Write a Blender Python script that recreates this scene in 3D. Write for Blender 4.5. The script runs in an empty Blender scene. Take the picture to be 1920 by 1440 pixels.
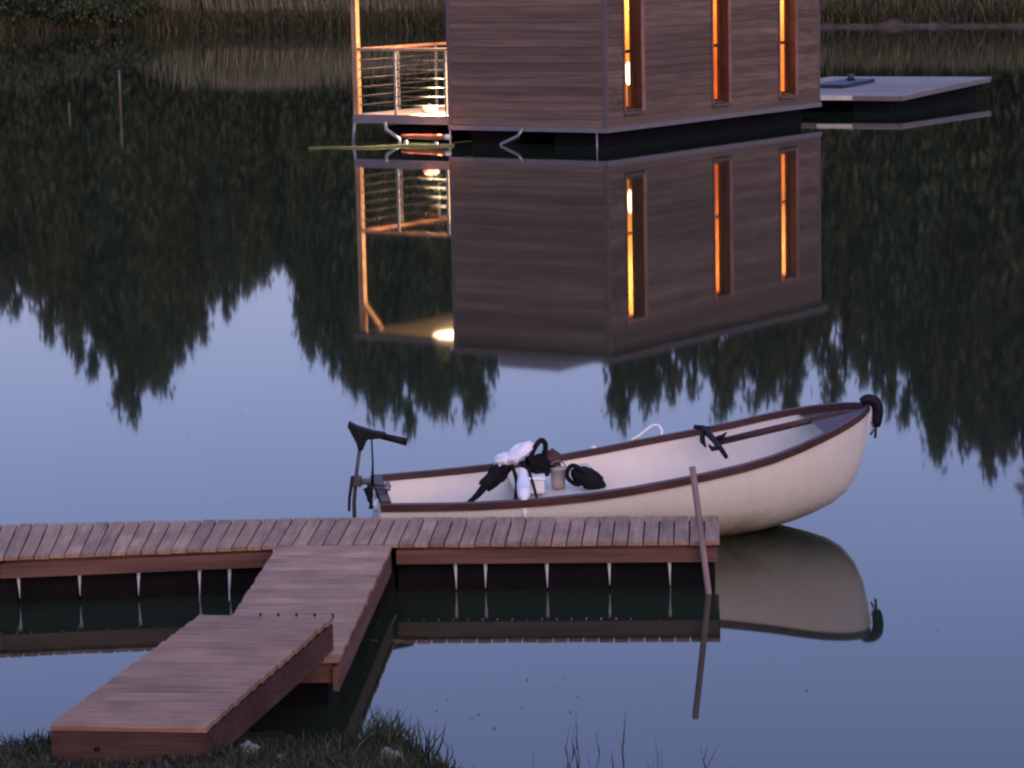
import bpy, bmesh, math, random
import numpy as np
from mathutils import Vector, Matrix, Euler, noise as mnoise

SC = bpy.context.scene
COL = SC.collection
R = math.radians
rnd = random.Random(7)

# ------------------------------------------------------------------ camera
PITCH = math.atan(820 / 5400.0)
ROLL = R(1.2)
CAM_H = 3.5
cd = bpy.data.cameras.new('camera')
cam = bpy.data.objects.new('camera', cd)
COL.objects.link(cam)
cd.sensor_fit = 'HORIZONTAL'; cd.sensor_width = 36.0
cd.lens = 36.0 * 5400 / 1920
cd.clip_start = 0.1; cd.clip_end = 3000
F = Vector((0, math.cos(PITCH), -math.sin(PITCH)))
U0 = Vector((0, math.sin(PITCH), math.cos(PITCH)))
X0 = Vector((1, 0, 0))
CX = X0 * math.cos(ROLL) - U0 * math.sin(ROLL)
CY = X0 * math.sin(ROLL) + U0 * math.cos(ROLL)
cam.matrix_world = Matrix(((CX.x, CY.x, -F.x, 0), (CX.y, CY.y, -F.y, 0), (CX.z, CY.z, -F.z, CAM_H), (0, 0, 0, 1)))
SC.camera = cam

# ------------------------------------------------------------------ world: dusk sky, sun just above the horizon behind the viewer
w = bpy.data.worlds.new('World'); SC.world = w; w.use_nodes = True
nt = w.node_tree; nt.nodes.clear()
out = nt.nodes.new('ShaderNodeOutputWorld'); bg = nt.nodes.new('ShaderNodeBackground')
sky = nt.nodes.new('ShaderNodeTexSky'); sky.sky_type = 'NISHITA'; sky.sun_disc = False
sky.sun_elevation = R(3); sky.sun_rotation = R(165); sky.ozone_density = 1; sky.dust_density = 1
mul = nt.nodes.new('ShaderNodeMixRGB'); mul.blend_type = 'MULTIPLY'; mul.inputs[0].default_value = 1
mul.inputs[2].default_value = (0.205, 0.205, 0.44, 1)          # white balance of the photograph
add = nt.nodes.new('ShaderNodeMixRGB'); add.blend_type = 'ADD'; add.inputs[0].default_value = 1
add.inputs[2].default_value = (0.31, 0.38, 0.70, 1)        # thin even high cloud
nt.links.new(sky.outputs[0], mul.inputs[1]); nt.links.new(mul.outputs[0], add.inputs[1])
nt.links.new(add.outputs[0], bg.inputs[0]); bg.inputs[1].default_value = 0.12
nt.links.new(bg.outputs[0], out.inputs[0])

sd = bpy.data.lights.new('sun', 'SUN'); sd.energy = 0.21; sd.angle = R(50); sd.color = (1, 0.62, 0.46)
so = bpy.data.objects.new('sun', sd); COL.objects.link(so)
so.rotation_euler = Vector((-0.30, 0.85, -0.44)).to_track_quat('-Z', 'Y').to_euler()

vs = SC.view_settings
vs.view_transform = 'Standard'; vs.look = 'None'; vs.gamma = 1; vs.use_curve_mapping = False
vs.exposure = 2.75
SC.cycles.filter_width = 2.3
SC.cycles.max_bounces = 8; SC.cycles.transparent_max_bounces = 16
SC.cycles.sample_clamp_indirect = 3.0

# ------------------------------------------------------------------ materials
def new_mat(name):
    m = bpy.data.materials.new(name); m.use_nodes = True
    n = m.node_tree; n.nodes.clear()
    o = n.nodes.new('ShaderNodeOutputMaterial'); b = n.nodes.new('ShaderNodeBsdfPrincipled')
    n.links.new(b.outputs[0], o.inputs[0])
    return m, n, b

def ramp(n, stops):
    r = n.nodes.new('ShaderNodeValToRGB')
    e = r.color_ramp.elements
    while len(e) < len(stops): e.new(0.5)
    for el, (p, c) in zip(e, stops):
        el.position = p; el.color = (*c, 1)
    return r

def mapped_noise(n, scale, vec_scale=(1, 1, 1), detail=4, rough=0.6, coord='Object', rand=True):
    tc = n.nodes.new('ShaderNodeTexCoord'); mp = n.nodes.new('ShaderNodeMapping')
    mp.inputs['Scale'].default_value = vec_scale
    n.links.new(tc.outputs[coord], mp.inputs[0])
    nz = n.nodes.new('ShaderNodeTexNoise'); nz.inputs['Scale'].default_value = scale
    nz.inputs['Detail'].default_value = detail; nz.inputs['Roughness'].default_value = rough
    src = mp.outputs[0]
    if rand:
        oi = n.nodes.new('ShaderNodeObjectInfo')
        sc = n.nodes.new('ShaderNodeMath'); sc.operation = 'MULTIPLY'; sc.inputs[1].default_value = 91.7
        n.links.new(oi.outputs['Random'], sc.inputs[0])
        ad = n.nodes.new('ShaderNodeVectorMath'); ad.operation = 'ADD'
        n.links.new(src, ad.inputs[0]); n.links.new(sc.outputs[0], ad.inputs[1]); src = ad.outputs[0]
    n.links.new(src, nz.inputs['Vector'])
    return nz

def grain_mat(name, dark, mid, light, rough=0.75, grain=(1.2, 26, 26), var=0.25, bump=0.25, spec=0.3, coord='Object'):
    """wood: grain runs along local X; each piece a little lighter or darker"""
    m, n, b = new_mat(name)
    nz = mapped_noise(n, 1.6, grain, 6, 0.65, coord)
    rp = ramp(n, ((0.28, dark), (0.5, mid), (0.75, light)))
    n.links.new(nz.outputs[0], rp.inputs[0])
    blot = mapped_noise(n, 2.3, (1, 1, 1), 3, 0.5, coord)
    bl = n.nodes.new('ShaderNodeMapRange'); bl.inputs[1].default_value = .3; bl.inputs[2].default_value = .75
    bl.inputs[3].default_value = .62; bl.inputs[4].default_value = 1.16
    n.links.new(blot.outputs[0], bl.inputs[0])
    oi = n.nodes.new('ShaderNodeObjectInfo')
    mr = n.nodes.new('ShaderNodeMapRange'); mr.inputs[3].default_value = 1 - var; mr.inputs[4].default_value = 1 + var
    n.links.new(oi.outputs['Random'], mr.inputs[0])
    mm = n.nodes.new('ShaderNodeMath'); mm.operation = 'MULTIPLY'
    n.links.new(bl.outputs[0], mm.inputs[0]); n.links.new(mr.outputs[0], mm.inputs[1])
    mx = n.nodes.new('ShaderNodeVectorMath'); mx.operation = 'MULTIPLY'
    n.links.new(rp.outputs[0], mx.inputs[0]); n.links.new(mm.outputs[0], mx.inputs[1])
    n.links.new(mx.outputs[0], b.inputs['Base Color'])
    b.inputs['Roughness'].default_value = rough; b.inputs['Specular IOR Level'].default_value = spec
    bp = n.nodes.new('ShaderNodeBump'); bp.inputs['Strength'].default_value = bump; bp.inputs['Distance'].default_value = 0.004
    n.links.new(nz.outputs[0], bp.inputs['Height']); n.links.new(bp.outputs[0], b.inputs['Normal'])
    return m

def plain(name, col, rough=0.5, metal=0.0, var=0.15, scale=6.0, spec=0.5, bump=0.0):
    m, n, b = new_mat(name)
    nz = mapped_noise(n, scale, (1, 1, 1), 5, 0.6)
    lo = tuple(c * (1 - var) for c in col); hi = tuple(min(c * (1 + var), 1) for c in col)
    rp = ramp(n, ((0.3, lo), (0.7, hi)))
    n.links.new(nz.outputs[0], rp.inputs[0]); n.links.new(rp.outputs[0], b.inputs['Base Color'])
    b.inputs['Roughness'].default_value = rough; b.inputs['Metallic'].default_value = metal
    b.inputs['Specular IOR Level'].default_value = spec
    if bump:
        bp = n.nodes.new('ShaderNodeBump'); bp.inputs['Strength'].default_value = bump; bp.inputs['Distance'].default_value = 0.01
        n.links.new(nz.outputs[0], bp.inputs['Height']); n.links.new(bp.outputs[0], b.inputs['Normal'])
    return m

def emit(name, col, strength):
    m = bpy.data.materials.new(name); m.use_nodes = True
    n = m.node_tree; n.nodes.clear()
    o = n.nodes.new('ShaderNodeOutputMaterial'); e = n.nodes.new('ShaderNodeEmission')
    e.inputs[0].default_value = (*col, 1); e.inputs[1].default_value = strength
    n.links.new(e.outputs[0], o.inputs[0]); return m

def foliage(name, cols, scale=0.5):
    """leaf colour varies from clump to clump through the colour attribute 'tint'"""
    m, n, b = new_mat(name)
    at = n.nodes.new('ShaderNodeAttribute'); at.attribute_name = 'tint'
    rp = ramp(n, tuple((i / (len(cols) - 1), c) for i, c in enumerate(cols)))
    n.links.new(at.outputs['Fac'], rp.inputs[0]); n.links.new(rp.outputs[0], b.inputs['Base Color'])
    b.inputs['Roughness'].default_value = 0.7; b.inputs['Specular IOR Level'].default_value = 0.2
    return m

M = {}
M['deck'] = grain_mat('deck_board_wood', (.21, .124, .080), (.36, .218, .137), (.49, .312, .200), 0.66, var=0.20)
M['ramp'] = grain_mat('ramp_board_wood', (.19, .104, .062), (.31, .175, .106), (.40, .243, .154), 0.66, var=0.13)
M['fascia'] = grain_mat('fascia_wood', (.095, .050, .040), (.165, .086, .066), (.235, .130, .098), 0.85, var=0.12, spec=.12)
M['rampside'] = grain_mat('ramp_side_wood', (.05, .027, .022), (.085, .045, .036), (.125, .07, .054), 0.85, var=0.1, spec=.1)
M['black'] = plain('black_plastic', (.005, .005, .006), 0.7, var=.4, spec=.12)
M['blackrub'] = plain('black_rubber', (.006, .006, .009), 0.6, var=.4, scale=20, spec=.22)
M['cable'] = plain('dark_steel_cable', (.07, .065, .06), .5, .3)
M['pin'] = plain('pale_plastic', (.7, .7, .7), 0.5)  # pale plastic parts, also the white of the float gap light
M['hull'] = plain('cream_gelcoat', (.76, .735, .62), 0.35, var=.06, scale=3)
def hull_mat():
    m, n, b = new_mat('cream_gelcoat_worn')
    tc = n.nodes.new('ShaderNodeTexCoord'); sx = n.nodes.new('ShaderNodeSeparateXYZ'); n.links.new(tc.outputs['Object'], sx.inputs[0])
    st = mapped_noise(n, 5, (.7, .7, .35), 6, .7, 'Object', False)
    ad = n.nodes.new('ShaderNodeMath'); ad.operation = 'MULTIPLY_ADD'; ad.inputs[1].default_value = -.55; n.links.new(st.outputs[0], ad.inputs[0]); n.links.new(sx.outputs['Z'], ad.inputs[2])
    mr = n.nodes.new('ShaderNodeMapRange'); mr.inputs[1].default_value = -.30; mr.inputs[2].default_value = -.10; mr.inputs[3].default_value = 1; mr.inputs[4].default_value = 0
    n.links.new(ad.outputs[0], mr.inputs[0])
    fn = mapped_noise(n, 14, (1, 1, .3), 5, .7, 'Object', False); rp = ramp(n, ((.3, (.70, .665, .55)), (.62, (.75, .725, .61)))); n.links.new(fn.outputs[0], rp.inputs[0])
    mx = n.nodes.new('ShaderNodeMixRGB'); mx.inputs[2].default_value = (.33, .27, .17, 1)
    n.links.new(mr.outputs[0], mx.inputs[0]); n.links.new(rp.outputs[0], mx.inputs[1]); n.links.new(mx.outputs[0], b.inputs['Base Color'])
    b.inputs['Roughness'].default_value = .42
    return m
M['hull'] = hull_mat()
M['liner'] = plain('white_gelcoat', (.71, .67, .585), 0.45, var=.07, scale=4)
M['gunwale'] = grain_mat('gunwale_mahogany', (.04, .017, .017), (.068, .029, .027), (.11, .048, .042), 0.5, var=.05)
M['white'] = plain('white_cloth', (.86, .86, .9), 0.8, var=.06, scale=9, bump=.3)
M['whiteplas'] = plain('white_plastic', (.8, .78, .78), 0.45, var=.05)
M['blackcloth'] = plain('black_cloth', (.010, .010, .012), 0.9, var=.4, scale=14, bump=.4, spec=.15)
M['beige'] = plain('beige_plastic', (.42, .36, .33), 0.6)
M['brown'] = plain('red_brown_cloth', (.10, .04, .035), 0.85, var=.3)
M['metal'] = plain('dull_metal', (.22, .22, .25), 0.4, 0.8)
M['rope'] = plain('white_rope', (.75, .74, .78), 0.85)
M['yellowrope'] = plain('yellow_green_rope', (.25, .26, .09), 0.7)
M['orange'] = plain('orange_plastic', (.45, .11, .045), 0.5)
M['polewood'] = grain_mat('weathered_pole', (.12, .09, .085), (.21, .155, .145), (.32, .25, .235), .8, grain=(14, 14, 1))
M['stake'] = grain_mat('grey_stake', (.09, .075, .068), (.15, .125, .115), (.20, .17, .155), .8, grain=(14, 14, 1))
M['clad'] = grain_mat('dark_stained_cladding', (.106, .070, .054), (.156, .108, .083), (.225, .168, .135), 0.7, grain=(.9, 20, 20), var=.28, bump=.3)
M['trim'] = plain('grey_trim', (.10, .08, .08), .6, var=.12)
M['rim'] = plain('pale_grey_rim', (.16, .15, .16), .55, var=.12)
M['steel'] = plain('galvanised_steel', (.26, .26, .28), .4, .7)
M['post'] = grain_mat('porch_post_pine', (.42, .24, .13), (.55, .34, .2), (.62, .4, .25), .6, grain=(14, 14, 1))
M['pine'] = grain_mat('interior_pine', (.45, .22, .09), (.6, .33, .14), (.68, .4, .2), .65)
M['casing'] = grain_mat('window_casing_wood', (.22, .11, .085), (.30, .16, .125), (.38, .22, .17), .6, grain=(14, 14, 1))
M['reveal'] = grain_mat('window_reveal_wood', (.05, .022, .012), (.075, .034, .018), (.10, .048, .026), .6, grain=(14, 14, 1))
M['porchfloor'] = grain_mat('porch_floor_board', (.34, .27, .21), (.44, .35, .28), (.52, .42, .34), .6)
M['roof'] = plain('roof_membrane', (.10, .10, .115), .7)
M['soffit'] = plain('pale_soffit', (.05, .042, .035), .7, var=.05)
M['platform'] = grain_mat('weathered_platform_board', (.19, .18, .185), (.27, .255, .265), (.34, .32, .33), .55, var=.15)
M['bluegrey'] = plain('dark_blue_tarp', (.02, .025, .05), .5)
M['stone'] = plain('pale_stone', (.20, .175, .165), .85, var=.3, scale=12, bump=.5)
M['leafA'] = foliage('dark_leaf', ((.014, .024, .012), (.038, .056, .026), (.056, .074, .035)))
M['leafB'] = foliage('olive_leaf', ((.020, .026, .012), (.046, .054, .026), (.060, .070, .036)))
M['reed'] = foliage('reed_blade', ((.06, .074, .036), (.15, .155, .090), (.26, .235, .165)))
M['greenreed'] = foliage('green_reed_blade', ((.03, .042, .018), (.085, .09, .045), (.17, .15, .09)))
M['sedge'] = foliage('sedge_blade', ((.02, .026, .010), (.055, .055, .025), (.11, .09, .05)))
M['grass'] = foliage('grass_blade', ((.012, .019, .009), (.036, .052, .024), (.095, .095, .055)))
M['weed'] = foliage('water_weed', ((.02, .028, .03), (.035, .045, .04), (.05, .06, .05)))
M['bark'] = grain_mat('bark', (.03, .022, .018), (.06, .045, .036), (.1, .08, .065), .9, grain=(14, 14, 1))

def make_glass():
    m = bpy.data.materials.new('window_glass'); m.use_nodes = True
    n = m.node_tree; n.nodes.clear()
    o = n.nodes.new('ShaderNodeOutputMaterial'); t = n.nodes.new('ShaderNodeBsdfTransparent')
    g = n.nodes.new('ShaderNodeBsdfGlossy'); g.inputs['Roughness'].default_value = .02
    mx = n.nodes.new('ShaderNodeMixShader'); fr = n.nodes.new('ShaderNodeLayerWeight'); fr.inputs[0].default_value = .12
    pw_ = n.nodes.new('ShaderNodeMath'); pw_.operation = 'POWER'; pw_.inputs[1].default_value = 3
    n.links.new(fr.outputs['Facing'], pw_.inputs[0]); ml = n.nodes.new('ShaderNodeMath'); ml.operation = 'MULTIPLY_ADD'; ml.inputs[1].default_value = .5; ml.inputs[2].default_value = .04
    n.links.new(pw_.outputs[0], ml.inputs[0]); n.links.new(ml.outputs[0], mx.inputs[0]); n.links.new(t.outputs[0], mx.inputs[1]); n.links.new(g.outputs[0], mx.inputs[2])
    n.links.new(mx.outputs[0], o.inputs[0]); return m
M['glass'] = make_glass()
M['shade'] = emit('lamp_shade_glow', (1, .72, .38), 0.9)

def make_water():
    m, n, b = new_mat('lake_water')
    b.inputs['Base Color'].default_value = (.018, .027, .0165, 1)
    b.inputs['Roughness'].default_value = 0.027
    b.inputs['IOR'].default_value = 1.333
    tc = n.nodes.new('ShaderNodeTexCoord')
    total = None
    for sc, vs_, amp in ((1.0, (.35, .9, 1), .00035), (1.0, (.06, .22, 1), .0008)):
        mp = n.nodes.new('ShaderNodeMapping'); mp.inputs['Scale'].default_value = vs_
        mp.inputs['Rotation'].default_value = (0, 0, R(7))
        n.links.new(tc.outputs['Object'], mp.inputs[0])
        nz = n.nodes.new('ShaderNodeTexNoise'); nz.inputs['Scale'].default_value = sc; nz.inputs['Detail'].default_value = 2
        n.links.new(mp.outputs[0], nz.inputs['Vector'])
        sb = n.nodes.new('ShaderNodeVectorMath'); sb.operation = 'SUBTRACT'; sb.inputs[1].default_value = (.5, .5, .5)
        n.links.new(nz.outputs['Color'], sb.inputs[0])
        ml = n.nodes.new('ShaderNodeVectorMath'); ml.operation = 'MULTIPLY'; ml.inputs[1].default_value = (amp * .6, amp * 1.6, 0)
        n.links.new(sb.outputs[0], ml.inputs[0])
        if total is None: total = ml.outputs[0]
        else:
            ad = n.nodes.new('ShaderNodeVectorMath'); ad.operation = 'ADD'
            n.links.new(total, ad.inputs[0]); n.links.new(ml.outputs[0], ad.inputs[1]); total = ad.outputs[0]
    ad = n.nodes.new('ShaderNodeVectorMath'); ad.operation = 'ADD'; ad.inputs[1].default_value = (0, 0, 1)
    n.links.new(total, ad.inputs[0])
    nm = n.nodes.new('ShaderNodeVectorMath'); nm.operation = 'NORMALIZE'
    n.links.new(ad.outputs[0], nm.inputs[0]); n.links.new(nm.outputs[0], b.inputs['Normal'])
    return m
M['water'] = make_water()

def make_ground(name, cols, scale, bump=.6):
    m, n, b = new_mat(name)
    nz = mapped_noise(n, scale, (1, 1, 1), 8, 0.65, 'Object', False)
    rp = ramp(n, tuple((.25 + .5 * i / (len(cols) - 1), c) for i, c in enumerate(cols)))
    n.links.new(nz.outputs[0], rp.inputs[0]); n.links.new(rp.outputs[0], b.inputs['Base Color'])
    b.inputs['Roughness'].default_value = .95; b.inputs['Specular IOR Level'].default_value = .15
    bp = n.nodes.new('ShaderNodeBump'); bp.inputs['Strength'].default_value = bump; bp.inputs['Distance'].default_value = .05
    n.links.new(nz.outputs[0], bp.inputs['Height']); n.links.new(bp.outputs[0], b.inputs['Normal'])
    return m
M['soil'] = make_ground('bank_soil', ((.010, .009, .007), (.024, .021, .016), (.060, .052, .042)), 9)
M['farsoil'] = make_ground('far_bank_soil', ((.03, .026, .018), (.075, .060, .046), (.17, .135, .112)), 1.3)

# ------------------------------------------------------------------ mesh helpers
ORIGIN = {}
def tag(o, label=None, cat=None, group=None, kind=None):
    if label: o['label'] = label
    if cat: o['category'] = cat
    if group: o['group'] = group
    if kind: o['kind'] = kind
    return o

def thing(name, loc, label, cat, group=None):
    o = bpy.data.objects.new(name, None); o.empty_display_size = .2
    COL.objects.link(o); o.location = loc; ORIGIN[o] = Vector(loc)
    return tag(o, label, cat, group)

class MB:
    """collects world-space shapes into one mesh"""
    def __init__(s): s.v = []; s.f = []; s.sm = []
    def raw(s, vs, fs, smooth=False):
        k = len(s.v); s.v += [tuple(p) for p in vs]
        s.f += [tuple(i + k for i in f) for f in fs]; s.sm += [smooth] * len(fs); return s
    def obox(s, c, ax, ay, az, hx, hy, hz):
        c = Vector(c); vs = [c + ax * (x * hx) + ay * (y * hy) + az * (z * hz) for x in (-1, 1) for y in (-1, 1) for z in (-1, 1)]
        fs = [(0, 1, 3, 2), (4, 6, 7, 5), (0, 4, 5, 1), (2, 3, 7, 6), (0, 2, 6, 4), (1, 5, 7, 3)]
        if ax.cross(ay).dot(az) < 0: fs = [f[::-1] for f in fs]
        return s.raw(vs, fs)
    def box(s, x0, x1, y0, y1, z0, z1):
        return s.obox(((x0 + x1) / 2, (y0 + y1) / 2, (z0 + z1) / 2), Vector((1, 0, 0)), Vector((0, 1, 0)), Vector((0, 0, 1)), abs(x1 - x0) / 2, abs(y1 - y0) / 2, abs(z1 - z0) / 2)
    def prism(s, poly, z0, z1):
        n = len(poly); vs = [(p[0], p[1], z0) for p in poly] + [(p[0], p[1], z1) for p in poly]
        area = sum(poly[i][0] * poly[(i + 1) % n][1] - poly[(i + 1) % n][0] * poly[i][1] for i in range(n))
        fs = [tuple(range(n))[::-1], tuple(range(n, 2 * n))] + [(i, (i + 1) % n, n + (i + 1) % n, n + i) for i in range(n)]
        if area < 0: fs = [f[::-1] for f in fs]
        return s.raw(vs, fs)
    def tube(s, pts, r, n=8, cap=True, smooth=True):
        pts = [Vector(p) for p in pts]; rs = r if isinstance(r, (list, tuple)) else [r] * len(pts)
        vs = []; fs = []; prev = None
        for i, p in enumerate(pts):
            d = (pts[min(i + 1, len(pts) - 1)] - pts[max(i - 1, 0)]).normalized()
            if prev is None:
                a = d.cross(Vector((0, 0, 1)));
                if a.length < .05: a = d.cross(Vector((1, 0, 0)))
                a.normalize()
            else: a = (prev - d * prev.dot(d)).normalized()
            prev = a; b = d.cross(a)
            vs += [p + (a * math.cos(t) + b * math.sin(t)) * rs[i] for t in (2 * math.pi * k / n for k in range(n))]
        for i in range(len(pts) - 1):
            for k in range(n):
                fs.append((i * n + k, i * n + (k + 1) % n, (i + 1) * n + (k + 1) % n, (i + 1) * n + k))
        if cap:
            fs.append(tuple(range(n))[::-1]); fs.append(tuple(range((len(pts) - 1) * n, len(pts) * n)))
        return s.raw(vs, fs, smooth)
    def grid(s, rows, smooth=True, flip=False):
        n = len(rows[0]); vs = [p for r in rows for p in r]; fs = []
        for i in range(len(rows) - 1):
            for k in range(n - 1):
                q = (i * n + k, i * n + k + 1, (i + 1) * n + k + 1, (i + 1) * n + k); fs.append(q[::-1] if flip else q)
        return s.raw(vs, fs, smooth)
    def blob(s, c, rad, rot=(0, 0, 0), amp=.15, freq=3, seed=0, seg=14, rings=9):
        Mx = Euler(rot).to_matrix(); vs = []; fs = []
        for i in range(rings + 1):
            th = math.pi * i / rings
            for k in range(seg):
                ph = 2 * math.pi * k / seg
                d = Vector((math.sin(th) * math.cos(ph), math.sin(th) * math.sin(ph), math.cos(th)))
                q = 1 + amp * mnoise.noise(d * freq + Vector((seed * 3.1, seed * 1.7, 0)))
                vs.append(Vector(c) + Mx @ Vector((d.x * rad[0] * q, d.y * rad[1] * q, d.z * rad[2] * q)))
        for i in range(rings):
            for k in range(seg):
                fs.append((i * seg + k, (i + 1) * seg + k, (i + 1) * seg + (k + 1) % seg, i * seg + (k + 1) % seg))
        return s.raw(vs, fs, True)
    def build(s, name, mat, parent=None, bevel=0, solid=0):
        off = Vector((0, 0, 0)); p = parent
        if parent is not None: off = ORIGIN[parent]
        me = bpy.data.meshes.new(name)
        me.from_pydata([tuple(Vector(v) - off) for v in s.v], [], s.f)
        me.polygons.foreach_set('use_smooth', s.sm)
        me.materials.append(mat); me.update()
        o = bpy.data.objects.new(name, me); COL.objects.link(o)
        if parent is not None: o.parent = parent
        ORIGIN[o] = off
        if bevel:
            bv = o.modifiers.new('bevel', 'BEVEL'); bv.width = bevel; bv.segments = 2; bv.limit_method = 'ANGLE'; bv.angle_limit = R(40)
        return o

def piece(name, mesh, parent, loc, ax, scale=(1, 1, 1), tilt=0.0, roll_=0.0):
    """a shared-mesh piece whose local X runs along ax (world), parented"""
    o = bpy.data.objects.new(name, mesh); COL.objects.link(o); o.parent = parent
    ax = Vector(ax).normalized(); up = Vector((0, 0, 1)); ay = up.cross(ax).normalized(); az = ax.cross(ay)
    m3 = Matrix((ax, ay, az)).transposed().to_4x4()
    o.matrix_local = Matrix.Translation(Vector(loc) - ORIGIN[parent]) @ m3 @ Matrix.Rotation(roll_, 4, 'X') @ Matrix.Rotation(tilt, 4, 'Y') @ Matrix.Diagonal((*scale, 1))
    ORIGIN[o] = ORIGIN[parent]
    return o

def board_mesh(name, mat, ch=.06):
    """unit board -.5...5 with softened long edges"""
    bm = bmesh.new(); bmesh.ops.create_cube(bm, size=1)
    me = bpy.data.meshes.new(name); bm.to_mesh(me); bm.free(); me.materials.append(mat); return me

def chamfer_board(name, mat, w_, t_, c_=.004):
    """board cross-section w x t in metres with chamfered top edges, unit length along X"""
    prof = [(-w_/2, -t_/2), (w_/2, -t_/2), (w_/2, t_/2 - c_), (w_/2 - c_, t_/2), (-w_/2 + c_, t_/2), (-w_/2, t_/2 - c_)]
    n = len(prof); vs = [(-.5, y, z) for y, z in prof] + [(.5, y, z) for y, z in prof]
    fs = [tuple(range(n))[::-1], tuple(range(n, 2*n))] + [(i, (i+1) % n, n + (i+1) % n, n + i) for i in range(n)]
    me = bpy.data.meshes.new(name); me.from_pydata(vs, [], fs)
    bm = bmesh.new(); bm.from_mesh(me); bmesh.ops.recalc_face_normals(bm, faces=bm.faces); bm.to_mesh(me); bm.free()
    me.materials.append(mat); return me

def crv(pts, n=5):
    """smooth curve through points"""
    P = [Vector(p) for p in pts]; P = [P[0] * 2 - P[1]] + P + [P[-1] * 2 - P[-2]]; o = []
    for i in range(1, len(P) - 2):
        for k in range(n):
            t = k / n; a, b, c, d = P[i - 1], P[i], P[i + 1], P[i + 2]
            o.append(.5 * ((2 * b) + (c - a) * t + (2 * a - 5 * b + 4 * c - d) * t * t + (3 * b - a - 3 * c + d) * t ** 3))
    return o + [P[-2]]
def lerp(a, b, t): return a + (b - a) * t
def pl(pts, t):
    """piecewise linear through (t, value)"""
    for (t0, v0), (t1, v1) in zip(pts, pts[1:]):
        if t <= t1: return v0 + (v1 - v0) * (t - t0) / (t1 - t0)
    return pts[-1][1]
def smooth_pl(pts, t):
    """Catmull-Rom through (t, value)"""
    n = len(pts)
    for i in range(n - 1):
        if t <= pts[i + 1][0] or i == n - 2:
            t0, p0 = pts[i]; t1, p1 = pts[i + 1]; h = t1 - t0; q = (t - t0) / h
            m0 = (p1 - pts[i - 1][1]) / (t1 - pts[i - 1][0]) if i > 0 else (p1 - p0) / h
            m1 = (pts[i + 2][1] - p0) / (pts[i + 2][0] - t0) if i < n - 2 else (p1 - p0) / h
            return (2*q**3 - 3*q**2 + 1)*p0 + (q**3 - 2*q**2 + q)*h*m0 + (-2*q**3 + 3*q**2)*p1 + (q**3 - q**2)*h*m1

# ------------------------------------------------------------------ setting: lake, banks
def flat_structure(name, x0, x1, y0, y1, z, mat, n=2):
    b = MB(); b.grid([[(lerp(x0, x1, j / n), lerp(y0, y1, i / n), z) for j in range(n + 1)] for i in range(n + 1)], False)
    return tag(b.build(name, mat), kind='structure')
flat_structure('lake_water', -420, 420, -40, 520, 0, M['water'], 2)

def near_shore(x):
    """y of the near water line"""
    return pl(((-30, 10.5), (-4, 12.3), (-2.6, 12.6), (-2.0, 12.68), (-1.2, 12.68), (-.82, 12.62), (-.55, 12.45), (-.28, 12.0), (.05, 11.3), (.6, 10.6), (3, 10.0), (30, 8.0)), x)
def near_z(x, y):
    d = near_shore(x) + .06 * math.sin(x * 9) + .03 * math.sin(x * 23 + 1) - y
    z = (.13 * d if d < .5 else .065 + .246 * (d - .5)) if d < 1.6 else .336 + .125 * (d - 1.6)
    if d < 0: z = d * .6
    return z + .030 * mnoise.noise(Vector((x * 3, y * 3, 0))) * min(max(d * 2, 0), 1) + .012 * mnoise.noise(Vector((x * 11, y * 11, 4)))
b = MB()
xs = [-60, -30, -15, -8, -5, -4] + [-3.6 + .06 * i for i in range(82)] + [1.6, 2.2, 3, 5, 8, 15, 30, 60]
ys = [-40, -20, -8, 0, 4, 7, 8.5, 9.3] + [9.8 + .06 * i for i in range(62)] + [14]
b.grid([[(x, y, near_z(x, y)) for x in xs] for y in ys])
tag(b.build('near_bank', M['soil']), kind='structure')

ES = Vector((.88, -.475, 0)); ET = Vector((.475, .88, 0)); SO = Vector((0, 124.4, 0))
def far_pt(s, t, z): return SO + ES * s + ET * t + Vector((0, 0, z))
def far_z(s, t):
    base = pl(((-3, -.8), (0, -.03), (.6, .20), (4, .5), (12, 1.2), (40, 3), (120, 7), (400, 24)), t)
    return base + .10 * mnoise.noise(Vector((s * .5, t * .5, 0))) * min(max(t, 0), 1)
def shore_wob(s): return .5 * mnoise.noise(Vector((s * .25, 3, 0))) + .2 * mnoise.noise(Vector((s * 1.1, 9, 0)))
b = MB()
ss = [-420, -250, -150, -90, -60] + [-45 + .8 * i for i in range(104)] + [45, 60, 90, 150, 250, 420]
ts = [-3, -1.2, -.5, 0, .3, .6, 1, 2, 3, 4, 6, 9, 12, 20, 40, 80, 120, 220, 400]
b.grid([[far_pt(s, t + shore_wob(s) * max(0, 1 - t / 30), far_z(s, t)) for s in ss] for t in ts])
tag(b.build('far_bank', M['farsoil']), kind='structure')

# ------------------------------------------------------------------ vegetation
nrng = np.random.default_rng(11)
def mesh_from_quads(name, V, mat, tint):
    """V: (n,4,3) quads, tint (n,)"""
    n = len(V); me = bpy.data.meshes.new(name)
    me.vertices.add(n * 4); me.vertices.foreach_set('co', V.reshape(-1).astype(np.float32))
    me.loops.add(n * 4); me.loops.foreach_set('vertex_index', np.arange(n * 4, dtype=np.int32))
    me.polygons.add(n); me.polygons.foreach_set('loop_start', np.arange(0, n * 4, 4, dtype=np.int32))
    me.polygons.foreach_set('loop_total', np.full(n, 4, np.int32))
    me.update(calc_edges=True)
    a = me.attributes.new('tint', 'FLOAT', 'FACE'); a.data.foreach_set('value', np.clip(tint, 0, 1).astype(np.float32))
    me.materials.append(mat); return me

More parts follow.
